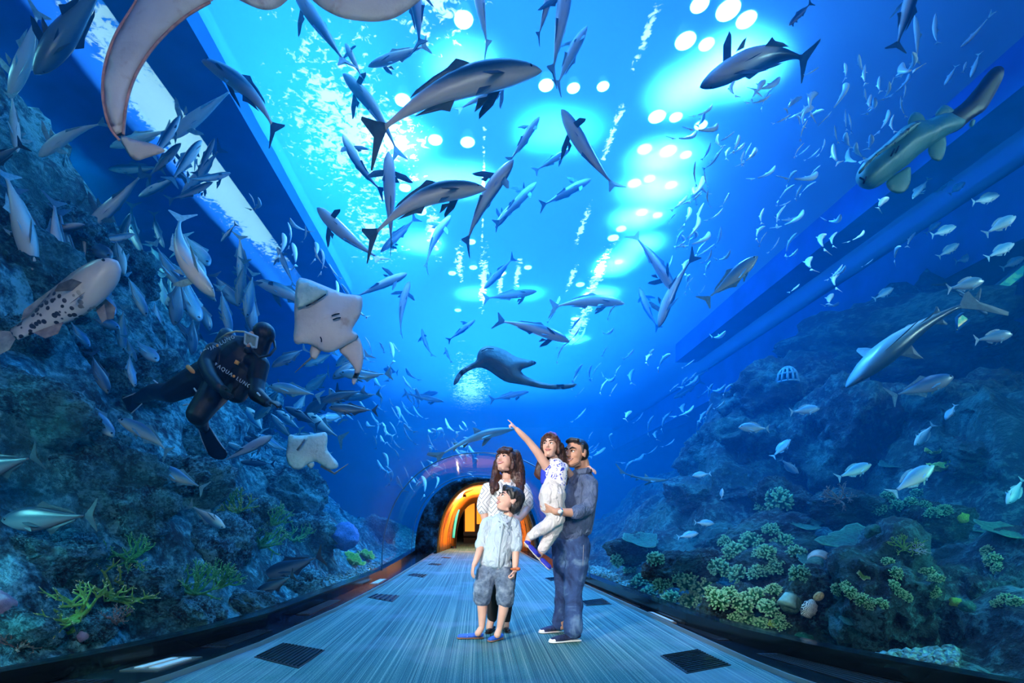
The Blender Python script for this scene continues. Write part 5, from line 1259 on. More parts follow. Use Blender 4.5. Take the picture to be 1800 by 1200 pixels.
# brown shovelnose seen from below in the centre
r = empty('shovelnose_ray', W(900, 645, 7.2)); tag(r, 'dark shovelnose ray with long curved tail, floating above the family in the centre', 'ray')
dr_ = lambda x, y: 7.2+.0006*(x-900)
sh = [(845, 612), (856, 607), (872, 609), (890, 616), (904, 626), (922, 631), (940, 634), (944, 639), (930, 645), (914, 650), (922, 660), (940, 668), (960, 674), (985, 676), (1008, 673), (1016, 675), (1006, 682), (985, 685), (955, 683), (928, 678), (906, 674), (890, 672), (874, 662), (858, 650), (842, 645), (826, 650), (812, 660), (804, 674), (796, 678), (800, 662), (812, 648), (826, 640), (838, 634), (839, 622)]
under(puff('body', sh, dr_, .26, 7, [M_SHOV, M_BACK], it=1, power=.7), r)
under(tube('mouth', [W(x, y, dr_(x, y)-.06) for x, y in ((846, 617), (856, 612), (868, 613))], .007, M_EYE, None, 6), r)
# zebra shark
t = NT('zebra_skin'); c = t.coord('Object'); v = t.n('ShaderNodeTexVoronoi'); v.inputs['Scale'].default_value = 16; t.l(c, v.inputs[0])
t.l(t.mix(t.ramp(v.outputs['Distance'], [(.25, (1, 1, 1)), (.36, (0, 0, 0))]), (.14, .42, .42), (.01, .03, .04)), t.b.inputs['Base Color']); t.b.inputs['Roughness'].default_value = .5; M_ZEB = t.m
M_ZBEL = ray_skin('zebra_belly', (.03, .24, .26), (.07, .34, .34), (.25, .45, .4), 1.5); M_ZDK = plain('zebra_tail', (.002, .008, .015), .5, noise=.4, nscale=10)
DZ = 4.9
r = empty('zebra_shark', W(1600, 250, DZ)); tag(r, 'broad zebra shark with spotted flank and long dark tail, upper right', 'shark')
dz_ = lambda x, y: DZ+.0012*(x-1600)
zb = [(1503, 318), (1506, 302), (1518, 285), (1535, 270), (1553, 256), (1570, 240), (1585, 225), (1598, 218), (1614, 210), (1628, 212), (1648, 203), (1668, 196), (1690, 205), (1700, 212), (1688, 226), (1668, 236), (1645, 250), (1628, 262), (1610, 276), (1596, 290), (1578, 302), (1562, 315), (1548, 326), (1530, 334), (1512, 330)]
o = under(puff('body', zb, dz_, .42, 7, [M_ZBEL, M_ZEB], it=1, power=.55), r)
under(puff('flank', [(1507, 305), (1520, 286), (1536, 272), (1554, 258), (1572, 242), (1588, 227), (1606, 214), (1622, 214), (1612, 222), (1596, 236), (1578, 250), (1560, 262), (1540, 276), (1524, 292), (1512, 306)], lambda x, y: dz_(x, y)-.17, .10, 5, [M_ZEB], it=1), r)['label'] = 'spotted flank'
under(puff('tail', [(1628, 214), (1650, 202), (1672, 196), (1694, 180), (1715, 155), (1732, 132), (1746, 118), (1758, 115), (1766, 120), (1764, 136), (1754, 156), (1742, 178), (1730, 196), (1716, 204), (1702, 214), (1688, 228), (1664, 238), (1642, 240), (1630, 232)], lambda x, y: dz_(x, y)+.03, .12, 7, [M_ZDK], it=1), r)['label'] = 'long dark tail fin'
for nm, ol in (('pectoral_fin', [(1594, 218), (1600, 202), (1608, 196), (1618, 198), (1627, 208), (1630, 228), (1618, 238), (1602, 236)]), ('pectoral_fin', [(1556, 318), (1580, 302), (1600, 290), (1602, 306), (1600, 326), (1588, 340), (1572, 340), (1560, 332)]),
               ('pelvic_fin', [(1634, 252), (1648, 232), (1660, 232), (1664, 246), (1662, 268), (1654, 284), (1640, 282), (1630, 268)]), ('dorsal_fin', [(1640, 206), (1652, 188), (1662, 183), (1674, 190), (1680, 198), (1660, 204)]),
               ('anal_fin', [(1706, 210), (1716, 208), (1712, 222), (1702, 224)])):
    under(puff(nm, ol, lambda x, y: dz_(x, y)+.02, .045, 5, [M_ZBEL, M_ZEB], it=1), r)
for nm, ln in (('mouth', [(1511, 312), (1519, 316), (1518, 322), (1522, 311)]), ('gill_slit', [(1572, 262), (1566, 274)]), ('gill_slit', [(1580, 257), (1574, 269)])):
    under(tube(nm, [W(x, y, dz_(x, y)-.2) for x, y in ln], .008, M_EYE, None, 6), r)
# ------------------------------------------------------------------ grown-together surfaces for people
class Blob:
    def __init__(s): s.bm = bmesh.new()
    def cap(s, p0, r0, p1, r1, flat=None, k=1., n=14):
        """tapered limb; flat: direction in which the section is scaled by k"""
        p0, p1 = V(p0), V(p1); ax = p1-p0; L = ax.length
        if L < 1e-5: ax = V((0, 0, 1e-4)); L = 1e-4
        ax = ax/L; a = (V(flat)-ax*V(flat).dot(ax)).normalized() if flat is not None else ax.orthogonal().normalized(); b = ax.cross(a)
        rings = []
        for q in (80, 55, 28): rings.append((p0-ax*math.sin(math.radians(q))*r0*.9, r0*math.cos(math.radians(q))))
        m = max(1, int(L/(max(r0, r1)*.8)))
        for i in range(m+1): rings.append((p0+ax*L*i/m, r0+(r1-r0)*i/m))
        for q in (28, 55, 80): rings.append((p1+ax*math.sin(math.radians(q))*r1*.9, r1*math.cos(math.radians(q))))
        vv = []
        for c, r in rings: vv.append([s.bm.verts.new(c+a*math.cos(6.28319*i/n)*r*k+b*math.sin(6.28319*i/n)*r) for i in range(n)])
        for u, w_ in zip(vv, vv[1:]):
            for i in range(n): s.bm.faces.new((u[i], u[(i+1) % n], w_[(i+1) % n], w_[i]))
        s.bm.faces.new(vv[0][::-1]); s.bm.faces.new(vv[-1]); return s
    def chain(s, pts, rs, flat=None, k=1.):
        for i in range(len(pts)-1): s.cap(pts[i], rs[i], pts[i+1], rs[i+1], flat, k)
        return s
    def ell(s, c, r, rot=None, n=18):
        M = Matrix.Translation(V(c)) @ (rot.to_4x4() if rot is not None else Matrix()) @ Matrix.Diagonal((*r, 1))
        bmesh.ops.create_uvsphere(s.bm, u_segments=n, v_segments=n*2//3, radius=1, matrix=M); return s
    def box(s, c, r, rot=None):
        M = Matrix.Translation(V(c)) @ (rot.to_4x4() if rot is not None else Matrix()) @ Matrix.Diagonal((2*r[0], 2*r[1], 2*r[2], 1))
        bmesh.ops.create_cube(s.bm, size=1, matrix=M); return s
    def done(s, name, mat, parent=None, voxel=.006, smooth=4, wrinkle=0, wscale=.05):
        bmesh.ops.recalc_face_normals(s.bm, faces=s.bm.faces)
        me = bpy.data.meshes.new(name); s.bm.to_mesh(me); s.bm.free()
        o = mobj(name, me, mat)
        if parent is not None:
            me.transform(Matrix.Translation(-V(parent.location))); o.parent = parent
        if voxel:
            md = o.modifiers.new('skin', 'REMESH'); md.mode = 'VOXEL'; md.voxel_size = voxel; md.use_smooth_shade = True
            if smooth:
                m2 = o.modifiers.new('smooth', 'SMOOTH'); m2.factor = .5; m2.iterations = smooth
            if wrinkle:
                tx = bpy.data.textures.new('wrinkle', 'CLOUDS'); tx.noise_scale = wscale; tx.noise_depth = 1
                m3 = o.modifiers.new('folds', 'DISPLACE'); m3.texture = tx; m3.strength = wrinkle; m3.mid_level = .5; m3.texture_coords = 'LOCAL'
        else: me.polygons.foreach_set('use_smooth', [True]*len(me.polygons))
        return o
def frame(f, up=(0, 0, 1), roll=0):
    f = V(f).normalized(); l = V(up).cross(f).normalized(); u = f.cross(l)
    M = Matrix((( l.x, f.x, u.x), (l.y, f.y, u.y), (l.z, f.z, u.z)))   # columns: left, forward, up
    return M @ Matrix.Rotation(roll, 3, 'Y')
def hand(B, wrist, d, pn, size, curl=(.5, .5, .5, .5), thumb=.5, spread=.1, side=1, r0=None):
    """wrist, pointing direction, palm normal, length; curl per finger (radians per joint); side: which side the thumb leaves"""
    d = V(d).normalized(); pn = (V(pn)-d*V(pn).dot(d)).normalized(); s_ = d.cross(pn)*side
    fr = size*.05; w_ = V(wrist)
    B.cap(w_, size*.125, w_+d*size*.28, size*.17, pn, .55)
    B.cap(w_+d*size*.12+s_*size*.07, size*.10, w_+d*size*.42+s_*size*.13, size*.075, pn, .8)
    B.cap(w_+d*size*.12-s_*size*.05, size*.10, w_+d*size*.40-s_*size*.13, size*.075, pn, .8)
    for i, (o_, ln) in enumerate(((.165, .44), (.058, .5), (-.055, .47), (-.16, .37))):
        base = w_+d*size*.45+s_*size*o_; dd = (d+s_*spread*(1.2-i*.8)).normalized()
        c = curl[i]; p = base; ang = 0
        for j, q in enumerate((.45, .32, .25)):
            ang += c*(1 if j else .8)
            e = dd*math.cos(ang)+pn*math.sin(ang); p2 = p+e*ln*size*q*1.02
            B.cap(p, fr*(1.08-.1*j), p2, fr*(1-.12*j), n=10); p = p2
    tb = w_+d*size*.12+s_*size*.13; td = (d*.75+s_*.75+pn*.25).normalized(); p = tb+td*size*.2
    B.cap(tb, size*.075, p, size*.062, n=10); td2 = (d*1.0+s_*(.6-thumb)+pn*thumb).normalized(); p2 = p+td2*size*.15; B.cap(p, size*.06, p2, size*.052, n=10)
    td3 = (d*1.0+s_*(.3-thumb)+pn*thumb*1.4).normalized(); B.cap(p2, size*.052, p2+td3*size*.11, size*.043, n=10)
def head_skin(B, c, M, h, jaw=1., male=False):
    T = lambda x, y, z: V(c)+M @ V((x*h, y*h, z*h))
    Rm = M
    B.ell(T(0, -.07, .16), (.325*h, .40*h, .335*h), Rm)
    B.ell(T(0, .10, -.02), (.285*h, .28*h, .36*h), Rm)
    B.ell(T(0, .12, -.22), (.215*h*jaw, .235*h, .24*h), Rm)
    B.ell(T(0, .25, -.36), (.09*h*jaw, .09*h, .075*h), Rm)
    for s in (1, -1):
        B.ell(T(s*.15, .22, -.08), (.10*h, .11*h, .10*h), Rm)            # cheeks
        B.cap(T(s*.15, -.02, -.33), .07*h, T(s*.08, .2, -.40), .06*h)    # jaw line
        B.ell(T(s*.325, -.03, -.02), (.045*h, .075*h, .115*h), Rm)       # ears
        B.ell(T(s*.34, -.05, .03), (.03*h, .065*h, .07*h), Rm)
        B.cap(T(s*.05, .345, .105), .03*h, T(s*.2, .30, .10), .032*h)    # brow ridge
        B.ell(T(s*.04, .385, -.12), (.035*h, .04*h, .03*h), Rm)          # nostrils
    B.cap(T(0, .345, .07), .03*h, T(0, .43, -.10), .048*h)               # nose
    B.ell(T(0, .33, -.235), (.1*h, .05*h, .06*h), Rm)                    # mouth mound
M_WHITE_EYE = plain('eye_white', (.85, .83, .8), .2); M_IRIS = plain('iris', (.05, .02, .01), .15); M_BROW = plain('brow_hair', (.02, .012, .008), .8)
M_LIP = plain('lips', (.55, .16, .14), .4); M_LIPM = plain('lips_male', (.5, .22, .17), .5); M_TEETH = plain('teeth', (.9, .88, .84), .3)
def face_bits(root, c, M, h, lips, smile=.5, open_=.3, brow=1.):
    T = lambda x, y, z: V(c)+M @ V((x*h, y*h, z*h))
    for s in (1, -1):
        B = Blob(); B.ell(T(s*.125, .335, .03), (.062*h, .035*h, .034*h), M, 12); e = B.done('eye', M_WHITE_EYE, root, 0)
        B = Blob(); B.ell(T(s*.125-.012, .366, .036), (.029*h, .012*h, .029*h), M, 10); i_ = B.done('iris', M_IRIS, None, 0)
        i_.data.transform(Matrix.Translation(-V(root.location))); i_.parent = e
        B = Blob(); B.chain([T(s*.05, .385, .115), T(s*.13, .385, .15), T(s*.215, .33, .125)], [.018*h*brow, .022*h*brow, .01*h]); B.done('eyebrow', M_BROW, root, 0)
        B = Blob(); B.chain([T(s*.06, .372, .045), T(s*.125, .378, .072), T(s*.195, .335, .045)], [.008*h, .012*h, .008*h]); B.done('eyelash', M_BROW, root, 0)
    w_ = .09+.05*smile
    B = Blob(); B.chain([T(-w_, .325, -.215+.02*smile), T(-.04, .385, -.2), T(0, .39, -.208), T(.04, .385, -.2), T(w_, .325, -.215+.02*smile)], [.01*h, .019*h, .017*h, .019*h, .01*h])
    B.chain([T(-w_, .325, -.215+.02*smile), T(-.04, .375, -.25-.035*open_), T(.04, .375, -.25-.035*open_), T(w_, .325, -.215+.02*smile)], [.01*h, .024*h, .024*h, .01*h])
    m_ = B.done('mouth', lips, root, 0)
    if open_ > .15:
        B = Blob(); B.chain([T(-w_*.75, .345, -.218), T(0, .375, -.225), T(w_*.75, .345, -.218)], [.012*h, .02*h, .012*h]); t_ = B.done('teeth', M_TEETH, None, 0)
        t_.data.transform(Matrix.Translation(-V(root.location))); t_.parent = m_
def skin_mat(name, col, blush):
    t = NT(name); c = t.coord(); n = t.noise(c, 9, 3)
    t.l(t.ramp(n, [(.35, col), (.7, blush)]), t.b.inputs['Base Color']); t.b.inputs['Roughness'].default_value = .5
    t.b.inputs['Subsurface Weight'].default_value = 0; return t.m
def cloth_mat(name, a, b, sc=8, rough=.85, bump=.4):
    t = NT(name); c = t.coord('Object'); n = t.noise(c, sc, 5, .6); w_ = t.noise(c, 160, 2)
    t.l(t.ramp(n, [(.32, a), (.68, b)]), t.b.inputs['Base Color']); t.b.inputs['Roughness'].default_value = rough
    s = t.n('ShaderNodeMath', operation='MULTIPLY_ADD'); t.l(w_, s.inputs[0]); s.inputs[1].default_value = .12; t.l(t.noise(t.coord('Object', (1, 1, .55), (.5, .3, 0)), 15, 3, .5, 1.6), s.inputs[2]); t.bump(s.outputs[0], bump*2, .05); return t.m
def hair_mat(name, a, b):
    t = NT(name); c = t.coord('Object', (60, 60, 6)); n = t.noise(c, 1, 3)
    t.l(t.ramp(n, [(.35, a), (.7, b)]), t.b.inputs['Base Color']); t.b.inputs['Roughness'].default_value = .42; t.bump(n, .8, .01); return t.m
M_SKIN = skin_mat('skin_tan', (.56, .29, .18), (.66, .35, .23)); M_SKINF = skin_mat('skin_fair', (.70, .40, .29), (.8, .47, .35))
M_HAIRK = hair_mat('black_hair', (.008, .008, .01), (.03, .028, .03)); M_HAIRB = hair_mat('brown_hair', (.02, .008, .006), (.09, .03, .02))
# ------------------------------------------------------------------ the family
def PX(d): return lambda px, py, dd=0.: W(px, py, d+dd)
def shoe_pair(root, name, heel, toe, upper, sole, kind, h=.05, wid=.043, mtoe=None):
    """heel and toe: points on the floor under the sole"""
    heel, toe = V(heel), V(toe); ax = (toe-heel).normalized(); up = V((0, 0, 1)); L = (toe-heel).length
    if abs(ax.z) > .25: up = (up-ax*up.dot(ax)).normalized()
    sd = ax.cross(up).normalized()
    B = Blob(); B.chain([heel+ax*wid*.7+up*.009, heel+ax*L*.45+up*.009, toe-ax*wid*.9+up*.009], [wid*.8, wid*.8, wid*.98], up, .22); so = B.done('sole', sole, None, .004, 1)
    B = Blob()
    B.chain([heel+ax*wid*.75+up*(.02+h*.5), heel+ax*L*.35+up*(.018+h*.45), heel+ax*L*.62+up*(.016+h*.3), toe-ax*wid*.9+up*.022], [wid*.74, wid*.76, wid*.82, wid*.72], up, .72)
    if kind == 'sneaker': B.cap(heel+ax*wid*.8+up*(h*.7+.02), wid*.7, heel+ax*wid*1.4+up*(h+.03), wid*.66)
    sh = B.done(name, upper, root, .005, 3)
    so.data.transform(Matrix.Translation(-V(root.location))); so.parent = sh
    if kind == 'sneaker':
        B = Blob(); B.cap(toe-ax*wid*1.0+up*.024, wid*.74, toe-ax*wid*.75+up*.02, wid*.74, up, .6); q = B.done('toe_cap', sole, None, 0); q.data.transform(Matrix.Translation(-V(root.location))); q.parent = sh
        for k in range(4):
            c = heel+ax*L*(.42+.09*k)+up*(.062-.008*k)
            B = Blob(); B.chain([c-sd*wid*.5-up*.012, c+ax*.006, c+sd*wid*.5-up*.012], [.0035]*3); q = B.done('lace', sole, None, 0); q.data.transform(Matrix.Translation(-V(root.location))); q.parent = sh
    elif kind == 'loafer':
        c = heel+ax*L*.6+up*(.045); B = Blob(); B.chain([c-sd*wid*.7-up*.016, c, c+sd*wid*.7-up*.016], [.006]*3, up, .5); q = B.done('strap', M_WSTR, None, 0); q.data.transform(Matrix.Translation(-V(root.location))); q.parent = sh
    return sh
M_WSTR = plain('pale_strap', (.7, .75, .85), .6)
M_SOLEW = plain('white_rubber', (.85, .83, .8), .5); M_NAVY = cloth_mat('navy_canvas', (.01, .02, .07), (.03, .05, .14)); M_LOAF = plain('blue_suede', (.03, .13, .6), .7, noise=.2); M_BROWNSOLE = plain('brown_sole', (.25, .13, .08), .7)
M_ESP = plain('royal_canvas', (.02, .03, .42), .8, noise=.2); M_JUTE = plain('jute_sole', (.75, .62, .5), .9, noise=.2, nscale=60); M_BLKL = plain('black_leather', (.01, .01, .012), .3)
def floor_at(px, d): return V(((px-CX)/F*d, d, 0))

# ---------------- man
P = PX(4.62); man = empty('person', floor_at(995, 4.62)); tag(man, 'dark haired man in blue shirt and jeans carrying a small girl', 'person')
hM = frame((-.72, -.68, .06)); hc = P(1012, 798, -.06); hh = .272
B = Blob(); head_skin(B, hc, hM, hh, 1.12, True)
B.cap(P(1022, 812, .0), .066, P(1026, 838, .02), .078)
nL, nR = P(1034, 852, -.15), P(1012, 852, .16)
B.chain([P(1027, 845, .02), P(1018, 880, .02), P(1006, 930, .02), P(1004, 950, .02)], [.10, .13, .12, .12])
B.chain([P(1037, 850, -.15), P(1033, 896, -.2), P(1008, 901, -.30), P(976, 899, -.34)], [.05, .042, .04, .03])
hand(B, P(978, 899, -.34), (P(958, 893, -.3)-P(978, 899, -.34)), (-.3, .8, .5), .19, (.55, .6, .65, .7), .8, .05, 1)
B.chain([P(1008, 850, .15), P(1000, 895, .1), P(985, 893, -.08), P(974, 890, -.2)], [.05, .042, .038, .03])
hand(B, P(974, 890, -.2), (P(955, 882, -.22)-P(974, 890, -.2)), (.0, -.9, -.3), .18, (.7, .75, .8, .85), .6, .05, -1)
B.chain([P(1012, 950, -.05), P(1008, 1030, -.1), P(1006, 1108, -.18)], [.075, .055, .04]); B.chain([P(990, 950, .08), P(990, 1030, .08), P(987, 1100, .12)], [.075, .055, .04])
B.done('body', M_SKIN, man, .0055, 3)
M_SHIRT = cloth_mat('chambray', (.07, .11, .21), (.14, .2, .33), 14)
B = Blob()
B.cap(P(1026, 838, .0), .075, P(1024, 850, 0), .12)
B.chain([P(1022, 851, 0), P(1016, 872, 0), P(1009, 900, .0), P(1004, 934, .0)], [.135, .158, .150, .152], (0, 1, 0), 1.0)
B.chain([P(1033, 848, -.13), P(1010, 846, .13)], [.075, .07])
B.cap(P(990, 932, 0), .07, P(1019, 934, 0), .085); B.cap(P(1030, 872, -.02), .1, P(1024, 928, -.02), .09)
B.chain([P(1037, 850, -.14), P(1036, 875, -.18), P(1033, 893, -.2), P(1014, 900, -.28)], [.072, .068, .064, .055]); B.cap(P(1018, 899, -.27), .06, P(1011, 901, -.30), .058)
B.chain([P(1008, 850, .15), P(1002, 890, .12)], [.07, .06])
B.done('shirt', M_SHIRT, man, .006, 4, .016, .07)
B = Blob(); a = P(1023, 829, -.01)
for k in range(14):
    an = 6.283*k/14; q = lambda an: a+V((math.cos(an)*.078, math.sin(an)*.078, .012*math.cos(an)))
    B.cap(q(an), .016, q(an+.46), .016, (0, 0, 1), 1.7)
B.cap(P(1009, 834, -.05), .018, P(1003, 846, -.08), .022); B.cap(P(1016, 836, -.09), .018, P(1007, 849, -.12), .02); B.done('collar', M_SHIRT, man, .004, 1)
t = NT('jeans'); c = t.coord('Object'); n = t.noise(c, 5, 5, .6, .5); n2 = t.noise(c, 3, 2)
t.l(t.ramp(n, [(.35, (.008, .025, .09)), (.52, (.03, .08, .22)), (.68, (.16, .28, .45))]), t.b.inputs['Base Color']); t.b.inputs['Roughness'].default_value = .85; t.bump(n, .8, .03); M_JEANS = t.m
B = Blob()
B.cap(P(990, 946, .03), .105, P(1014, 946, -.03), .11); B.cap(P(1003, 938, 0), .125, P(1003, 955, 0), .13)
B.chain([P(1014, 955, -.04), P(1014, 990, -.06), P(1008, 1030, -.08), P(1008, 1065, -.12), P(1007, 1106, -.18)], [.118, .108, .088, .078, .082])
B.chain([P(991, 955, .06), P(990, 990, .08), P(991, 1030, .1), P(989, 1065, .12), P(984, 1094, .15)], [.112, .10, .08, .072, .074])
B.done('jeans', M_JEANS, man, .006, 3, .022, .09)
for nm, seq in (('seam', [(1026, 958, -.15), (1024, 1000, -.155), (1018, 1030, -.15)]),):
    B = Blob(); B.chain([P(*q) for q in seq], [.003]*3); B.done(nm, plain('stitch', (.3, .3, .34), .8), man, 0)
shoe_pair(man, 'shoe', floor_at(1022, 4.48), floor_at(964, 4.40)+V((0, 0, 0)), M_NAVY, M_SOLEW, 'sneaker', .06, .05)
shoe_pair(man, 'shoe', floor_at(992, 4.84), floor_at(946, 4.78), M_NAVY, M_SOLEW, 'sneaker', .06, .048)
B = Blob(); T = lambda x, y, z: hc+hM @ V((x*hh, y*hh, z*hh))
B.ell(T(0, -.10, .22), (.335*hh, .40*hh, .31*hh), hM); B.ell(T(0, -.22, .05), (.32*hh, .27*hh, .30*hh), hM); B.chain([T(-.2, .2, .41), T(0, .27, .44), T(.2, .2, .41)], [.07*hh, .08*hh, .07*hh])
for s in (1, -1): B.cap(T(s*.3, .05, .25), .06*hh, T(s*.31, .045, .02), .03*hh)
B.done('hair', M_HAIRK, man, .005, 2)
face_bits(man, hc, hM, hh, M_LIPM, 1., .5, 1.35)
t = NT('stubble'); t.b.inputs['Base Color'].default_value = (.2, .12, .09, 1); t.b.inputs['Roughness'].default_value = .9
B = Blob(); B.chain([T(.22, .12, -.30), T(.13, .25, -.405), T(0, .30, -.435), T(-.13, .25, -.405), T(-.22, .12, -.30)], [.04*hh, .045*hh, .045*hh, .045*hh, .04*hh]); B.done('beard', t.m, man, .004, 2)
# watch
wp = P(980, 899, -.34); wd = (P(990, 900, -.3)-wp).normalized()
B = Blob()
for k in range(12):
    an = 6.283*k/12; u_ = wd.orthogonal().normalized(); v_ = wd.cross(u_); q = lambda z: wp+wd*.02+(u_*math.cos(z)+v_*math.sin(z))*.036
    B.cap(q(an), .008, q(an+.53), .008)
w_ = B.done('watch', plain('steel', (.6, .62, .65), .25, .9), man, 0)
B = Blob(); B.cap(wp+wd*.02+V((0, -.04, 0)), .019, wp+wd*.02+V((0, -.05, 0)), .019); q = B.done('dial', plain('dial', (.75, .78, .8), .2), None, 0); q.data.transform(Matrix.Translation(-V(man.location))); q.parent = w_

# ---------------- girl
P = PX(4.40); girl = empty('person', P(968, 880)); tag(girl, 'small long haired girl in flowered top, carried by the man and pointing up left', 'person')
hM = frame((-.42, -.86, .16)); hc = P(968, 785); hh = .215
B = Blob(); head_skin(B, hc, hM, hh, 1.0)
B.cap(P(973, 802, .03), .036, P(975, 818, .03), .042)
B.chain([P(974, 822, .03), P(973, 850, .02), P(972, 880, 0)], [.07, .075, .075])
B.cap(P(960, 821, 0), .045, P(988, 821, .04), .045)
B.chain([P(960, 818, -.01), P(945, 795, -.05), P(929, 775, -.09), P(917, 763, -.12), P(908, 754, -.14)], [.042, .036, .029, .026, .02])
hand(B, P(908, 754, -.14), P(892, 738, -.17)-P(908, 754, -.14), (.2, .5, -.8), .115, (.05, 1.3, 1.4, 1.4), .7, .0, -1)
B.chain([P(990, 820, .06), P(1006, 838, .2), P(1026, 830, .24), P(1036, 822, .16)], [.036, .03, .025, .02])
hand(B, P(1036, 822, .17), (.4, -.7, -.3), (-.3, 0, -1), .11, (.4, .4, .4, .4), .3, .1, 1)
B.chain([P(968, 880, 0), P(977, 912, -.05), P(945, 935, -.02), P(929, 944, -.02), P(927, 957, -.02)], [.065, .05, .036, .026, .028])
B.chain([P(980, 885, .05), P(978, 925, .04), P(955, 962, .02), P(947, 976, .0)], [.065, .05, .034, .028])
B.done('body', M_SKINF, girl, .0045, 3)
t = NT('flower_top'); c = t.coord('Object'); nz = t.noise(c, 22, 3, .6, 1.4)
col = t.ramp(nz, [(.54, (.85, .84, .86)), (.57, (.03, .06, .5))], 'CONSTANT'); t.l(col, t.b.inputs['Base Color']); t.b.inputs['Roughness'].default_value = .8; M_FLOW = t.m
B = Blob(); B.chain([P(975, 818, .02), P(977, 830, .0), P(977, 850, 0)], [.078, .098, .095], (0, 1, 0), .85); B.cap(P(963, 822, .0), .05, P(990, 822, .03), .05)
B.done('top', M_FLOW, girl, .005, 3, .006, .04)
B = Blob(); B.chain([P(957, 828, .01), P(957, 846, .01), P(960, 853, .01)], [.034, .036, .02]); s_ = B.done('side_panel', plain('royal_blue', (.02, .05, .55), .8), girl, .005, 2); s_['label'] = 'plain blue side panel'
M_WTR = cloth_mat('white_cotton', (.66, .62, .6), (.82, .79, .76), 10)
B = Blob(); B.chain([P(972, 852, 0), P(971, 868, -.01), P(970, 888, -.01)], [.09, .115, .105]); B.cap(P(962, 870, 0), .075, P(965, 886, -.02), .075)
B.chain([P(970, 888, -.02), P(979, 908, -.05), P(962, 924, -.04), P(944, 934, -.02), P(933, 942, -.02)], [.09, .075, .058, .05, .04])
B.chain([P(978, 890, .05), P(976, 925, .05), P(962, 950, .03), P(953, 966, .01)], [.08, .068, .054, .042])
B.done('trousers', M_WTR, girl, .005, 4, .014, .05)
for hl, tp_ in (((922, 952, -.02), (944, 978, -.08)), ((940, 974, .0), (967, 1002, -.06))):
    a, b = P(*hl), P(*tp_); ax = (b-a).normalized(); nu = V((.75, -.3, .6)); nu = (nu-ax*nu.dot(ax)).normalized()
    B = Blob(); B.chain([a+ax*.02, (a+b)/2, b-ax*.03], [.026, .026, .032], nu, .3); so = B.done('sole', M_JUTE, None, .004, 1)
    B = Blob(); B.chain([(a+b)/2+nu*.012-ax*.01, b-ax*.032+nu*.012], [.028, .03], nu, .8); B.cap(a+ax*.018+nu*.016, .024, a+ax*.03+nu*.02, .024, nu, .8); sh = B.done('shoe', M_ESP, girl, .004, 2)
    so.data.transform(Matrix.Translation(-V(girl.location))); so.parent = sh
B = Blob(); T = lambda x, y, z: hc+hM @ V((x*hh, y*hh, z*hh))
B.ell(T(0, -.10, .20), (.36*hh, .42*hh, .34*hh), hM); B.ell(T(0, -.25, .0), (.35*hh, .28*hh, .4*hh), hM)
for s in (1, -1): B.chain([T(s*.06, .28, .44), T(s*.26, .2, .3), T(s*.34, .08, .05), T(s*.35, .02, -.25)], [.07*hh, .09*hh, .08*hh, .08*hh])
B.chain([P(982, 785, .06), P(986, 805, .09), P(990, 828, .04), P(994, 850, -.02)], [.05, .05, .042, .018]); B.chain([P(982, 800, .08), P(986, 830, .06), P(997, 842, .0)], [.045, .04, .016])
B.chain([P(959, 800, .06), P(951, 818, .07), P(947, 832, .07), P(950, 838, .06)], [.05, .045, .042, .03])
B.done('hair', M_HAIRB, girl, .005, 2, .01, .02)
B = Blob(); B.chain([T(-.33, .0, .28), T(-.2, .1, .5), T(0, .14, .56), T(.2, .1, .5), T(.33, .0, .28)], [.035*hh]*5, hM @ V((0, 1, 0)), 1.8); h_ = B.done('hair_band', plain('violet_band', (.16, .1, .5), .5), girl, 0)
face_bits(girl, hc, hM, hh, M_LIP, .8, .1)

# ---------------- woman
P = PX(4.86); wom = empty('person', floor_at(880, 4.86)); tag(wom, 'woman with long dark hair and fringe in patterned white blouse, smiling upward behind the boy', 'person')
hM = frame((-.50, -.72, .36)); hc = P(889, 811); hh = .25
B = Blob(); head_skin(B, hc, hM, hh, .95)
B.cap(P(892, 828, .03), .045, P(890, 850, .04), .05)
B.chain([P(890, 856, .03), P(890, 900, .03), P(882, 960, .02)], [.10, .11, .12]); B.cap(P(866, 857, .02), .06, P(914, 857, .03), .06)
B.chain([P(856, 860, .02), P(850, 895, .05), P(856, 925, .0), P(868, 935, -.08)], [.052, .044, .036, .028]); hand(B, P(868, 935, -.08), (.9, -.2, -.2), (0, -.6, -.3), .16, (.5,)*4, .4)
B.chain([P(922, 860, .02), P(927, 892, .0), P(920, 903, -.13), P(914, 911, -.19)], [.052, .042, .034, .027]); hand(B, P(914, 909, -.19), (-.35, -.55, -.35), (-.5, .6, -.5), .165, (.28, .3, .3, .3), .4, .12, -1)
B.chain([P(872, 985, .0), P(866, 1040, .0), P(863, 1090, .0), P(860, 1103, -.02)], [.085, .055, .036, .034]); B.chain([P(893, 985, .04), P(890, 1040, .05), P(889, 1090, .05), P(889, 1103, .03)], [.085, .055, .036, .034])
B.done('body', M_SKINF, wom, .0055, 3)
t = NT('patterned_blouse'); c = t.coord('Object', (1, 1, 1)); sx = t.n('ShaderNodeSeparateXYZ'); t.l(c, sx.inputs[0])
def tri(s, f):
    a = t.n('ShaderNodeMath', operation='MULTIPLY'); t.l(s, a.inputs[0]); a.inputs[1].default_value = f
    b = t.n('ShaderNodeMath', operation='PINGPONG'); t.l(a.outputs[0], b.inputs[0]); b.inputs[1].default_value = 1; return b.outputs[0]
ad = t.n('ShaderNodeMath', operation='ADD'); t.l(tri(sx.outputs[0], 11), ad.inputs[0]); t.l(tri(sx.outputs[2], 9), ad.inputs[1])
a3 = t.n('ShaderNodeMath', operation='MULTIPLY'); t.l(ad.outputs[0], a3.inputs[0]); a3.inputs[1].default_value = 2.5
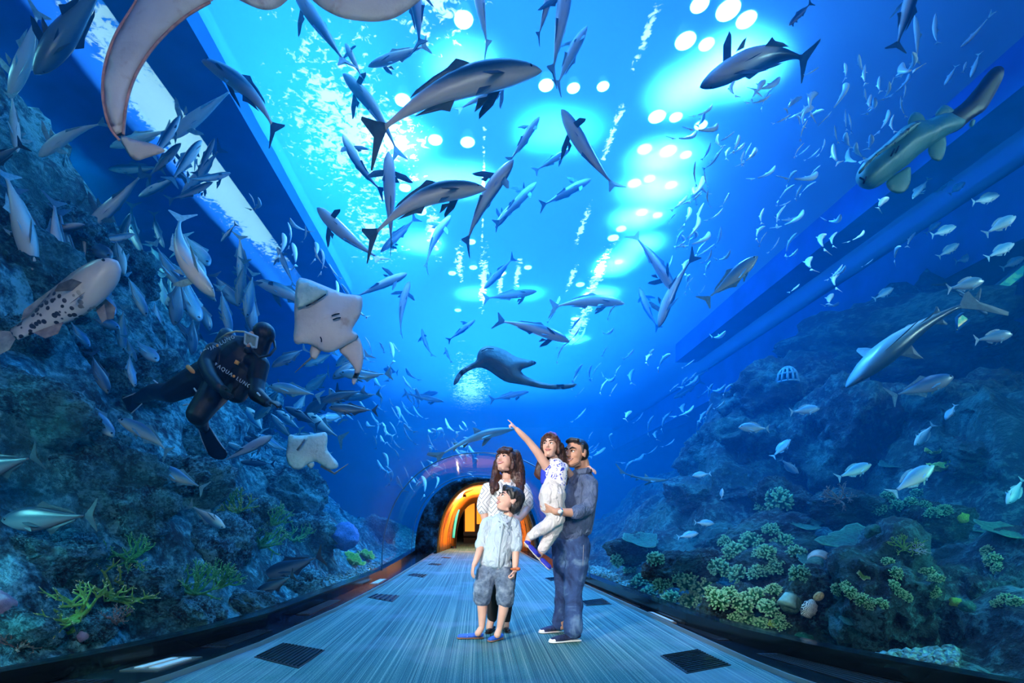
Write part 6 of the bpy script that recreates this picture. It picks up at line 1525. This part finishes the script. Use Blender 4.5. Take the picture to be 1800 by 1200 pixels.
fr_ = t.n('ShaderNodeMath', operation='FRACT'); t.l(a3.outputs[0], fr_.inputs[0])
t.l(t.ramp(fr_.outputs[0], [(.0, (.82, .82, .8)), (.68, (.12, .16, .2)), (.82, (.8, .8, .78))], 'CONSTANT'), t.b.inputs['Base Color']); t.b.inputs['Roughness'].default_value = .8; M_BLOU = t.m
B = Blob(); B.chain([P(890, 862, .02), P(888, 890, .01), P(884, 930, .01), P(880, 968, .01)], [.135, .15, .155, .165], (0, 1, 0), .75)
B.cap(P(868, 856, .02), .07, P(912, 857, .03), .07); B.chain([P(860, 860, .02), P(853, 878, .03), P(850, 894, .04)], [.075, .072, .068]); B.chain([P(918, 860, .02), P(924, 876, .02), P(926, 888, .01)], [.075, .07, .064])
B.done('blouse', M_BLOU, wom, .006, 4, .014, .06)
B = Blob(); B.chain([P(879, 848, -.05), P(883, 862, -.115), P(885, 878, -.125)], [.014, .012, .01]); B.chain([P(899, 848, -.05), P(891, 862, -.115), P(887, 878, -.125)], [.014, .012, .01]); B.done('collar', M_WTR, wom, .004, 1)
B = Blob(); B.cap(P(880, 970, .01), .13, P(880, 985, .01), .14, (0, 1, 0), .8); B.chain([P(870, 985, .0), P(866, 1040, .0), P(865, 1086, .0)], [.1, .07, .047]); B.chain([P(893, 985, .04), P(891, 1040, .05), P(889, 1088, .05)], [.1, .07, .047])
B.done('trousers', plain('black_trousers', (.008, .008, .01), .8), wom, .006, 3)
for hx, tx, d in ((868, 856, 4.86), (886, 894, 4.90)):
    a, b = floor_at(hx, d+.08), floor_at(tx, d-.12); shoe_pair(wom, 'shoe', a, b, M_BLKL, M_BLKL, 'flat', .018, .036)
B = Blob(); T = lambda x, y, z: hc+hM @ V((x*hh, y*hh, z*hh))
B.ell(T(0, -.10, .20), (.38*hh, .44*hh, .36*hh), hM); B.ell(T(0, -.28, -.05), (.37*hh, .28*hh, .42*hh), hM)
B.chain([T(-.22, .28, .27), T(0, .36, .27), T(.22, .28, .27)], [.085*hh]*3); B.chain([T(-.24, .2, .38), T(0, .26, .42), T(.24, .2, .38)], [.1*hh]*3)
for s in (1, -1): B.chain([T(s*.3, .16, .2), T(s*.355, .06, -.05), T(s*.36, .02, -.3)], [.08*hh]*3)
B.chain([P(899, 800, .03), P(903, 825, .03), P(905, 850, .0)], [.055, .05, .035]); B.chain([P(905, 800, .04), P(911, 825, .05), P(914, 850, .0), P(913, 868, -.08)], [.06, .064, .055, .03]); B.chain([P(900, 830, .08), P(906, 855, .05), P(908, 862, -.02)], [.06, .06, .03])
B.chain([P(874, 812, .05), P(871, 835, .04), P(867, 852, -.02), P(866, 866, -.08)], [.035, .042, .042, .02]); B.chain([P(878, 840, .06), P(873, 858, -.05)], [.04, .03])
B.done('hair', M_HAIRB, wom, .005, 2, .012, .02)
face_bits(wom, hc, hM, hh, M_LIP, 1., .6)

# ---------------- boy
P = PX(4.52); boy = empty('person', floor_at(866, 4.52)); tag(boy, 'boy in light blue shirt, denim shorts and blue loafers looking up to the left', 'person')
hM = frame((-.83, -.38, .42)); hc = P(894, 880); hh = .248
B = Blob(); head_skin(B, hc, hM, hh, 1.0)
B.cap(P(897, 894, .03), .043, P(890, 914, .03), .05)
B.chain([P(882, 922, .02), P(878, 960, .02), P(872, 998, .02)], [.09, .09, .1]); B.cap(P(860, 922, 0), .05, P(903, 922, .02), .05)
B.chain([P(855, 922, 0), P(846, 958, -.02), P(838, 982, -.07), P(833, 993, -.09)], [.042, .034, .028, .021]); hand(B, P(833, 991, -.09), (-.22, -.1, -1), (.8, .3, 0), .135, (.28, .3, .32, .35), .3, .08, -1)
B.chain([P(904, 922, .0), P(907, 960, -.02), P(906, 990, -.07), P(905, 1003, -.1)], [.042, .034, .029, .021]); hand(B, P(904, 1002, -.1), (-.12, -.35, -.9), (-.8, .3, .1), .135, (1.15, 1.2, 1.25, 1.3), .9, .0, -1)
B.chain([P(852, 1010, .0), P(847, 1052, -.01), P(848, 1070, -.01), P(847, 1102, -.02), P(840, 1113, -.03)], [.07, .048, .045, .027, .03])
B.chain([P(888, 1010, .0), P(886, 1052, -.04), P(885, 1070, -.05), P(878, 1104, -.06), P(874, 1116, -.08)], [.07, .048, .045, .027, .03])
B.done('body', M_SKINF, boy, .0045, 3)
M_LSH = cloth_mat('pale_blue_cotton', (.50, .64, .72), (.66, .78, .84), 9)
B = Blob(); B.chain([P(881, 922, .01), P(877, 950, .0), P(873, 972, .0), P(871, 984, .0)], [.115, .128, .135, .13], (0, 1, 0), .85)
B.cap(P(862, 919, .0), .058, P(900, 919, .01), .058); B.cap(P(853, 988, 0), .062, P(889, 991, 0), .062)
B.chain([P(857, 920, .0), P(850, 940, .0), P(846, 956, -.01)], [.06, .055, .052]); B.cap(P(847, 952, -.01), .055, P(845, 958, -.01), .054)
B.chain([P(903, 920, .0), P(907, 942, -.01), P(907, 958, -.02)], [.06, .056, .053]); B.cap(P(907, 955, -.02), .056, P(907, 962, -.03), .055)
B.done('shirt', M_LSH, boy, .005, 4, .014, .055)
B = Blob(); B.chain([P(874, 906, -.02), P(878, 915, -.07), P(884, 917, -.09), P(879, 925, -.10)], [.013, .015, .014, .01]); B.chain([P(899, 910, -.01), P(893, 917, -.07), P(887, 919, -.10), P(893, 926, -.10)], [.013, .015, .014, .01]); B.done('collar', M_LSH, boy, .004, 1)
B = Blob(); B.chain([P(883, 922, -.115), P(879, 955, -.115), P(874, 995, -.115)], [.007]*3, (0, 1, 0), .5); B.done('button_strip', plain('shirt_strip', (.5, .62, .7), .8), boy, 0)
t = NT('denim_shorts'); c = t.coord('Object'); n = t.noise(c, 12, 5, .65); t.l(t.ramp(n, [(.35, (.05, .08, .13)), (.5, (.13, .19, .28)), (.66, (.28, .36, .45))]), t.b.inputs['Base Color']); t.bump(n, .7, .02); t.b.inputs['Roughness'].default_value = .9
B = Blob(); B.cap(P(858, 1003, 0), .085, P(884, 1004, 0), .088); B.chain([P(855, 1005, .0), P(850, 1030, -.01), P(847, 1052, -.01)], [.09, .088, .078]); B.chain([P(886, 1006, .0), P(888, 1032, -.03), P(888, 1055, -.04)], [.09, .088, .078])
B.done('shorts', t.m, boy, .005, 4, .018, .05)
shoe_pair(boy, 'shoe', floor_at(851, 4.56), floor_at(802, 4.56), M_LOAF, M_BROWNSOLE, 'loafer', .03, .038)
shoe_pair(boy, 'shoe', floor_at(884, 4.56), floor_at(858, 4.42), M_LOAF, M_BROWNSOLE, 'loafer', .03, .038)
B = Blob(); wp = P(905, 999, -.09)
for k in range(10):
    an = .628*k; q = lambda z: wp+V((math.cos(z)*.027, math.sin(z)*.027, .004*math.cos(z))); B.cap(q(an), .011, q(an+.64), .011)
B.cap(wp+V((.02, -.02, 0)), .018, wp+V((.032, -.026, 0)), .016); B.done('wristwatch', plain('orange_strap', (.5, .14, .05), .5), boy, 0)
B = Blob(); T = lambda x, y, z: hc+hM @ V((x*hh, y*hh, z*hh))
B.ell(T(0, -.12, .22), (.38*hh, .44*hh, .36*hh), hM); B.ell(T(0, -.28, .0), (.35*hh, .26*hh, .38*hh), hM); B.chain([T(-.25, .18, .34), T(0, .3, .38), T(.25, .18, .34)], [.09*hh, .12*hh, .09*hh])
for s in (1, -1): B.chain([T(s*.3, .1, .25), T(s*.33, .03, .08)], [.1*hh, .06*hh])
B.cap(T(.12, .3, .36), .06*hh, T(.2, .34, .25), .03*hh)
B.done('hair', M_HAIRK, boy, .005, 2, .008, .02)
face_bits(boy, hc, hM, hh, M_LIP, .5, .35)
# ------------------------------------------------------------------ the diver
DD = 4.9
P = PX(DD); dv = empty('diver', P(400, 650)); tag(dv, 'scuba diver in black wetsuit and hood, floating among the fish on the left', 'diver')
M_NEO = plain('neoprene', (.002, .004, .014), .5, noise=.4, nscale=9); M_NEO2 = plain('neoprene_hood', (.002, .004, .012), .5)
M_GREY = plain('grey_trim', (.45, .62, .75), .5); M_ORA = plain('orange_trim', (.9, .35, .08), .6)
t_ = lambda o, par: (o.data.transform(Matrix.Translation(-V(dv.location))), setattr(o, 'parent', par))
B = Blob()
B.chain([P(448, 612, .02), P(425, 625, .05), P(400, 650, .08), P(372, 672, .12)], [.13, .20, .20, .15], (0, 1, 0), .8)
B.cap(P(432, 652, .05), .14, P(415, 690, .06), .11); B.cap(P(395, 610, .1), .10, P(450, 640, .02), .12); B.cap(P(385, 630, .1), .13, P(372, 650, .12), .12)
# image-left arm
B.chain([P(378, 618, -.02), P(362, 640, -.12), P(370, 662, -.25), P(385, 680, -.33)], [.09, .075, .065, .052]); hand(B, P(385, 680, -.33), (.55, -.3, -.7), (.5, .6, 0), .19, (.5, .5, .6, .6), .5, .1, 1)
# image-right arm
B.chain([P(456, 640, -.0), P(451, 672, -.05), P(450, 692, -.12), P(468, 706, -.18)], [.095, .08, .072, .052]); hand(B, P(468, 706, -.18), (.85, -.3, -.1), (.2, .3, -.9), .19, (.35, .4, .45, .5), .4, .12, -1)
# legs
B.chain([P(368, 655, .12), P(335, 672, .15), P(300, 690, .2), P(270, 688, .4), P(242, 700, .6)], [.14, .13, .10, .08, .055])
B.chain([P(380, 685, .1), P(365, 705, -.05), P(348, 728, -.1), P(352, 738, .15), P(358, 752, .35)], [.14, .12, .105, .075, .05])
B.done('body', M_NEO, dv, .009, 3)
hM = frame((-.55, -.75, -.42), (.35, 0, 1)); hc = P(460, 592); hh = .25
B = Blob(); B.ell(hc+V((.01, .02, .02)), (.30*hh, .36*hh, .40*hh)); B.ell(P(464, 586), (.105, .11, .105)); B.cap(P(462, 590), .095, P(452, 618, .03), .10); B.done('hood', M_NEO2, dv, .007, 3)
B = Blob(); B.ell(P(444, 598, -.05), (.07, .05, .085)); B.cap(P(440, 603, -.09), .012, P(436, 609, -.12), .018); B.done('face', M_SKIN, dv, .005, 2)
ma = V((-.45, -.85, -.2)).normalized(); Mf = frame(ma, (.45, 0, 1)); mc = P(441, 598, -.12)
m_ = Blob()
pts = [mc+Mf @ V((x, .0, z)) for x, z in ((-.075, -.045), (-.08, .05), (.08, .05), (.075, -.045), (.03, -.055), (0, -.03), (-.03, -.055), (-.075, -.045))]
m_.chain(pts, [.011]*8); mk = m_.done('mask_frame', M_GREY, dv, 0)
t = NT('mask_glass'); t.b.inputs['Base Color'].default_value = (.3, .6, .65, 1); t.b.inputs['Roughness'].default_value = .05; t.b.inputs['Alpha'].default_value = .35
bm = bmesh.new(); vv = [bm.verts.new(mc+Mf @ V((x, y, z))) for y in (.0, .006) for x, z in ((-.075, -.045), (-.08, .05), (.08, .05), (.075, -.045))]
for q in ((0, 1, 2, 3), (7, 6, 5, 4), (0, 4, 5, 1), (1, 5, 6, 2), (2, 6, 7, 3), (3, 7, 4, 0)): bm.faces.new([vv[i] for i in q])
o = bm_done(bm, 'glass', t.m, None, False); t_(o, mk)
for sd in (-1, 1):
    B = Blob(); B.ell(P(444+sd*5, 594+sd*2, -.092), (.012, .008, .008)); o = B.done('eye', M_EYE, None, 0); t_(o, dv)
B = Blob(); B.cap(mc+Mf @ V((0, .0, -.085)), .035, mc+Mf @ V((0, .035, -.09)), .03); B.done('regulator', M_BLKL, dv, 0)
o = tube('hose', [P(x, y, dz) for x, y, dz in ((440, 612, -.16), (455, 628, -.12), (474, 624, -.06), (484, 612, 0), (482, 600, .05), (470, 588, .1), (462, 580, .15))], .012, M_NEO2, None, 8); t_(o, dv)
o = tube('hose', [P(x, y, dz) for x, y, dz in ((388, 594, .05), (400, 586, -.02), (415, 582, -.05), (430, 583, -.08), (442, 588, -.1), (450, 596, -.1))], .009, plain('yellow_hose', (.6, .62, .4), .5), None, 8); t_(o, dv)
# cylinder on the back
B = Blob(); B.cap(P(400, 590, .35), .085, P(372, 640, .45), .085); B.done('air_tank', plain('tank_paint', (.03, .08, .12), .35), dv, 0)
# fins
for pts in ([(244, 700, .6), (225, 712, .75), (205, 722, .9)], [(358, 750, .35), (370, 775, .5), (382, 795, .6)]):
    a, b, c = [P(*q) for q in pts]; ax = (c-a).normalized(); n_ = V((0, .9, .3)); n_ = (n_-ax*n_.dot(ax)).normalized()
    B = Blob(); B.chain([a, b, c], [.06, .085, .11], n_, .16); f_ = B.done('swim_fin', M_NEO2, dv, .008, 1)
    s_ = ax.cross(n_).normalized()
    for q in (1, -1):
        o = tube('edge', [a+s_*.06*q, b+s_*.085*q, c+s_*.1*q], .006, M_GREY, None, 6); t_(o, f_)
# trims
for nm, ps, r_, mt in (('leg_strap', [(330, 644, .02), (338, 652, .0), (346, 656, .02)], .022, M_ORA), ('arm_band', [(358, 659, -.21), (365, 655, -.225), (372, 654, -.22)], .010, M_GREY), ('arm_band', [(452, 690, -.20), (458, 696, -.21)], .008, M_GREY),
                       ('knee_band', [(341, 682, .02), (347, 690, .02)], .008, M_GREY), ('knee_band', [(322, 712, .1), (331, 710, .08), (336, 718, .08)], .008, M_GREY), ('knee_band', [(270, 668, .3), (280, 676, .28)], .007, M_GREY),
                       ('buckle', [(415, 640, -.14), (418, 634, -.14)], .02, M_ORA), ('gauge_clip', [(444, 682, -.1), (452, 668, -.08)], .012, M_GREY), ('gauge_clip', [(447, 676, -.12), (450, 672, -.12)], .016, M_ORA), ('chest_clip', [(376, 642, -.1), (381, 638, -.1)], .009, M_GREY)):
    o = tube(nm, [P(*q) for q in ps], r_, mt, None, 8); t_(o, dv)
def letters(txt, px, py, ang, size, dd):
    c = bpy.data.curves.new('lettering', 'FONT'); c.body = txt; c.size = size; c.extrude = .002; c.align_x = 'CENTER'; c.space_character = 1.25
    o = bpy.data.objects.new('lettering', c); COL.objects.link(o); c.materials.append(M_GREY)
    dg = bpy.context.evaluated_depsgraph_get(); me = bpy.data.meshes.new_from_object(o.evaluated_get(dg)); bpy.data.objects.remove(o)
    o = bpy.data.objects.new('lettering', me); COL.objects.link(o)
    if not me.materials: me.materials.append(M_GREY)
    o.location = P(px, py, dd)-V(dv.location); o.rotation_euler = Euler((math.pi/2, math.radians(-ang), 0)); o.parent = dv; return o
letters('AQUA  LUNG', 383, 609, 27, .05, -.125); letters('AQUA  LUNG', 410, 664, -33, .05, -.15)
for x, y, d_ in ((382, 607, -.13), (411, 661, -.155)):
    B = Blob(); B.ell(P(x, y, d_), (.013, .006, .013)); o = B.done('badge', M_ORA, None, 0); t_(o, dv)
SC.cycles.max_bounces = 6; SC.cycles.diffuse_bounces = 2; SC.cycles.glossy_bounces = 2
SC.cycles.transmission_bounces = 4; SC.cycles.transparent_max_bounces = 12; SC.cycles.volume_bounces = 0
SC.cycles.caustics_reflective = False; SC.cycles.caustics_refractive = False
SC.cycles.use_denoising = True
SC.cycles.sample_clamp_indirect = 4
SC.cycles.use_adaptive_sampling = True; SC.cycles.adaptive_threshold = .045; SC.cycles.adaptive_min_samples = 12
SC.cycles.use_light_tree = False
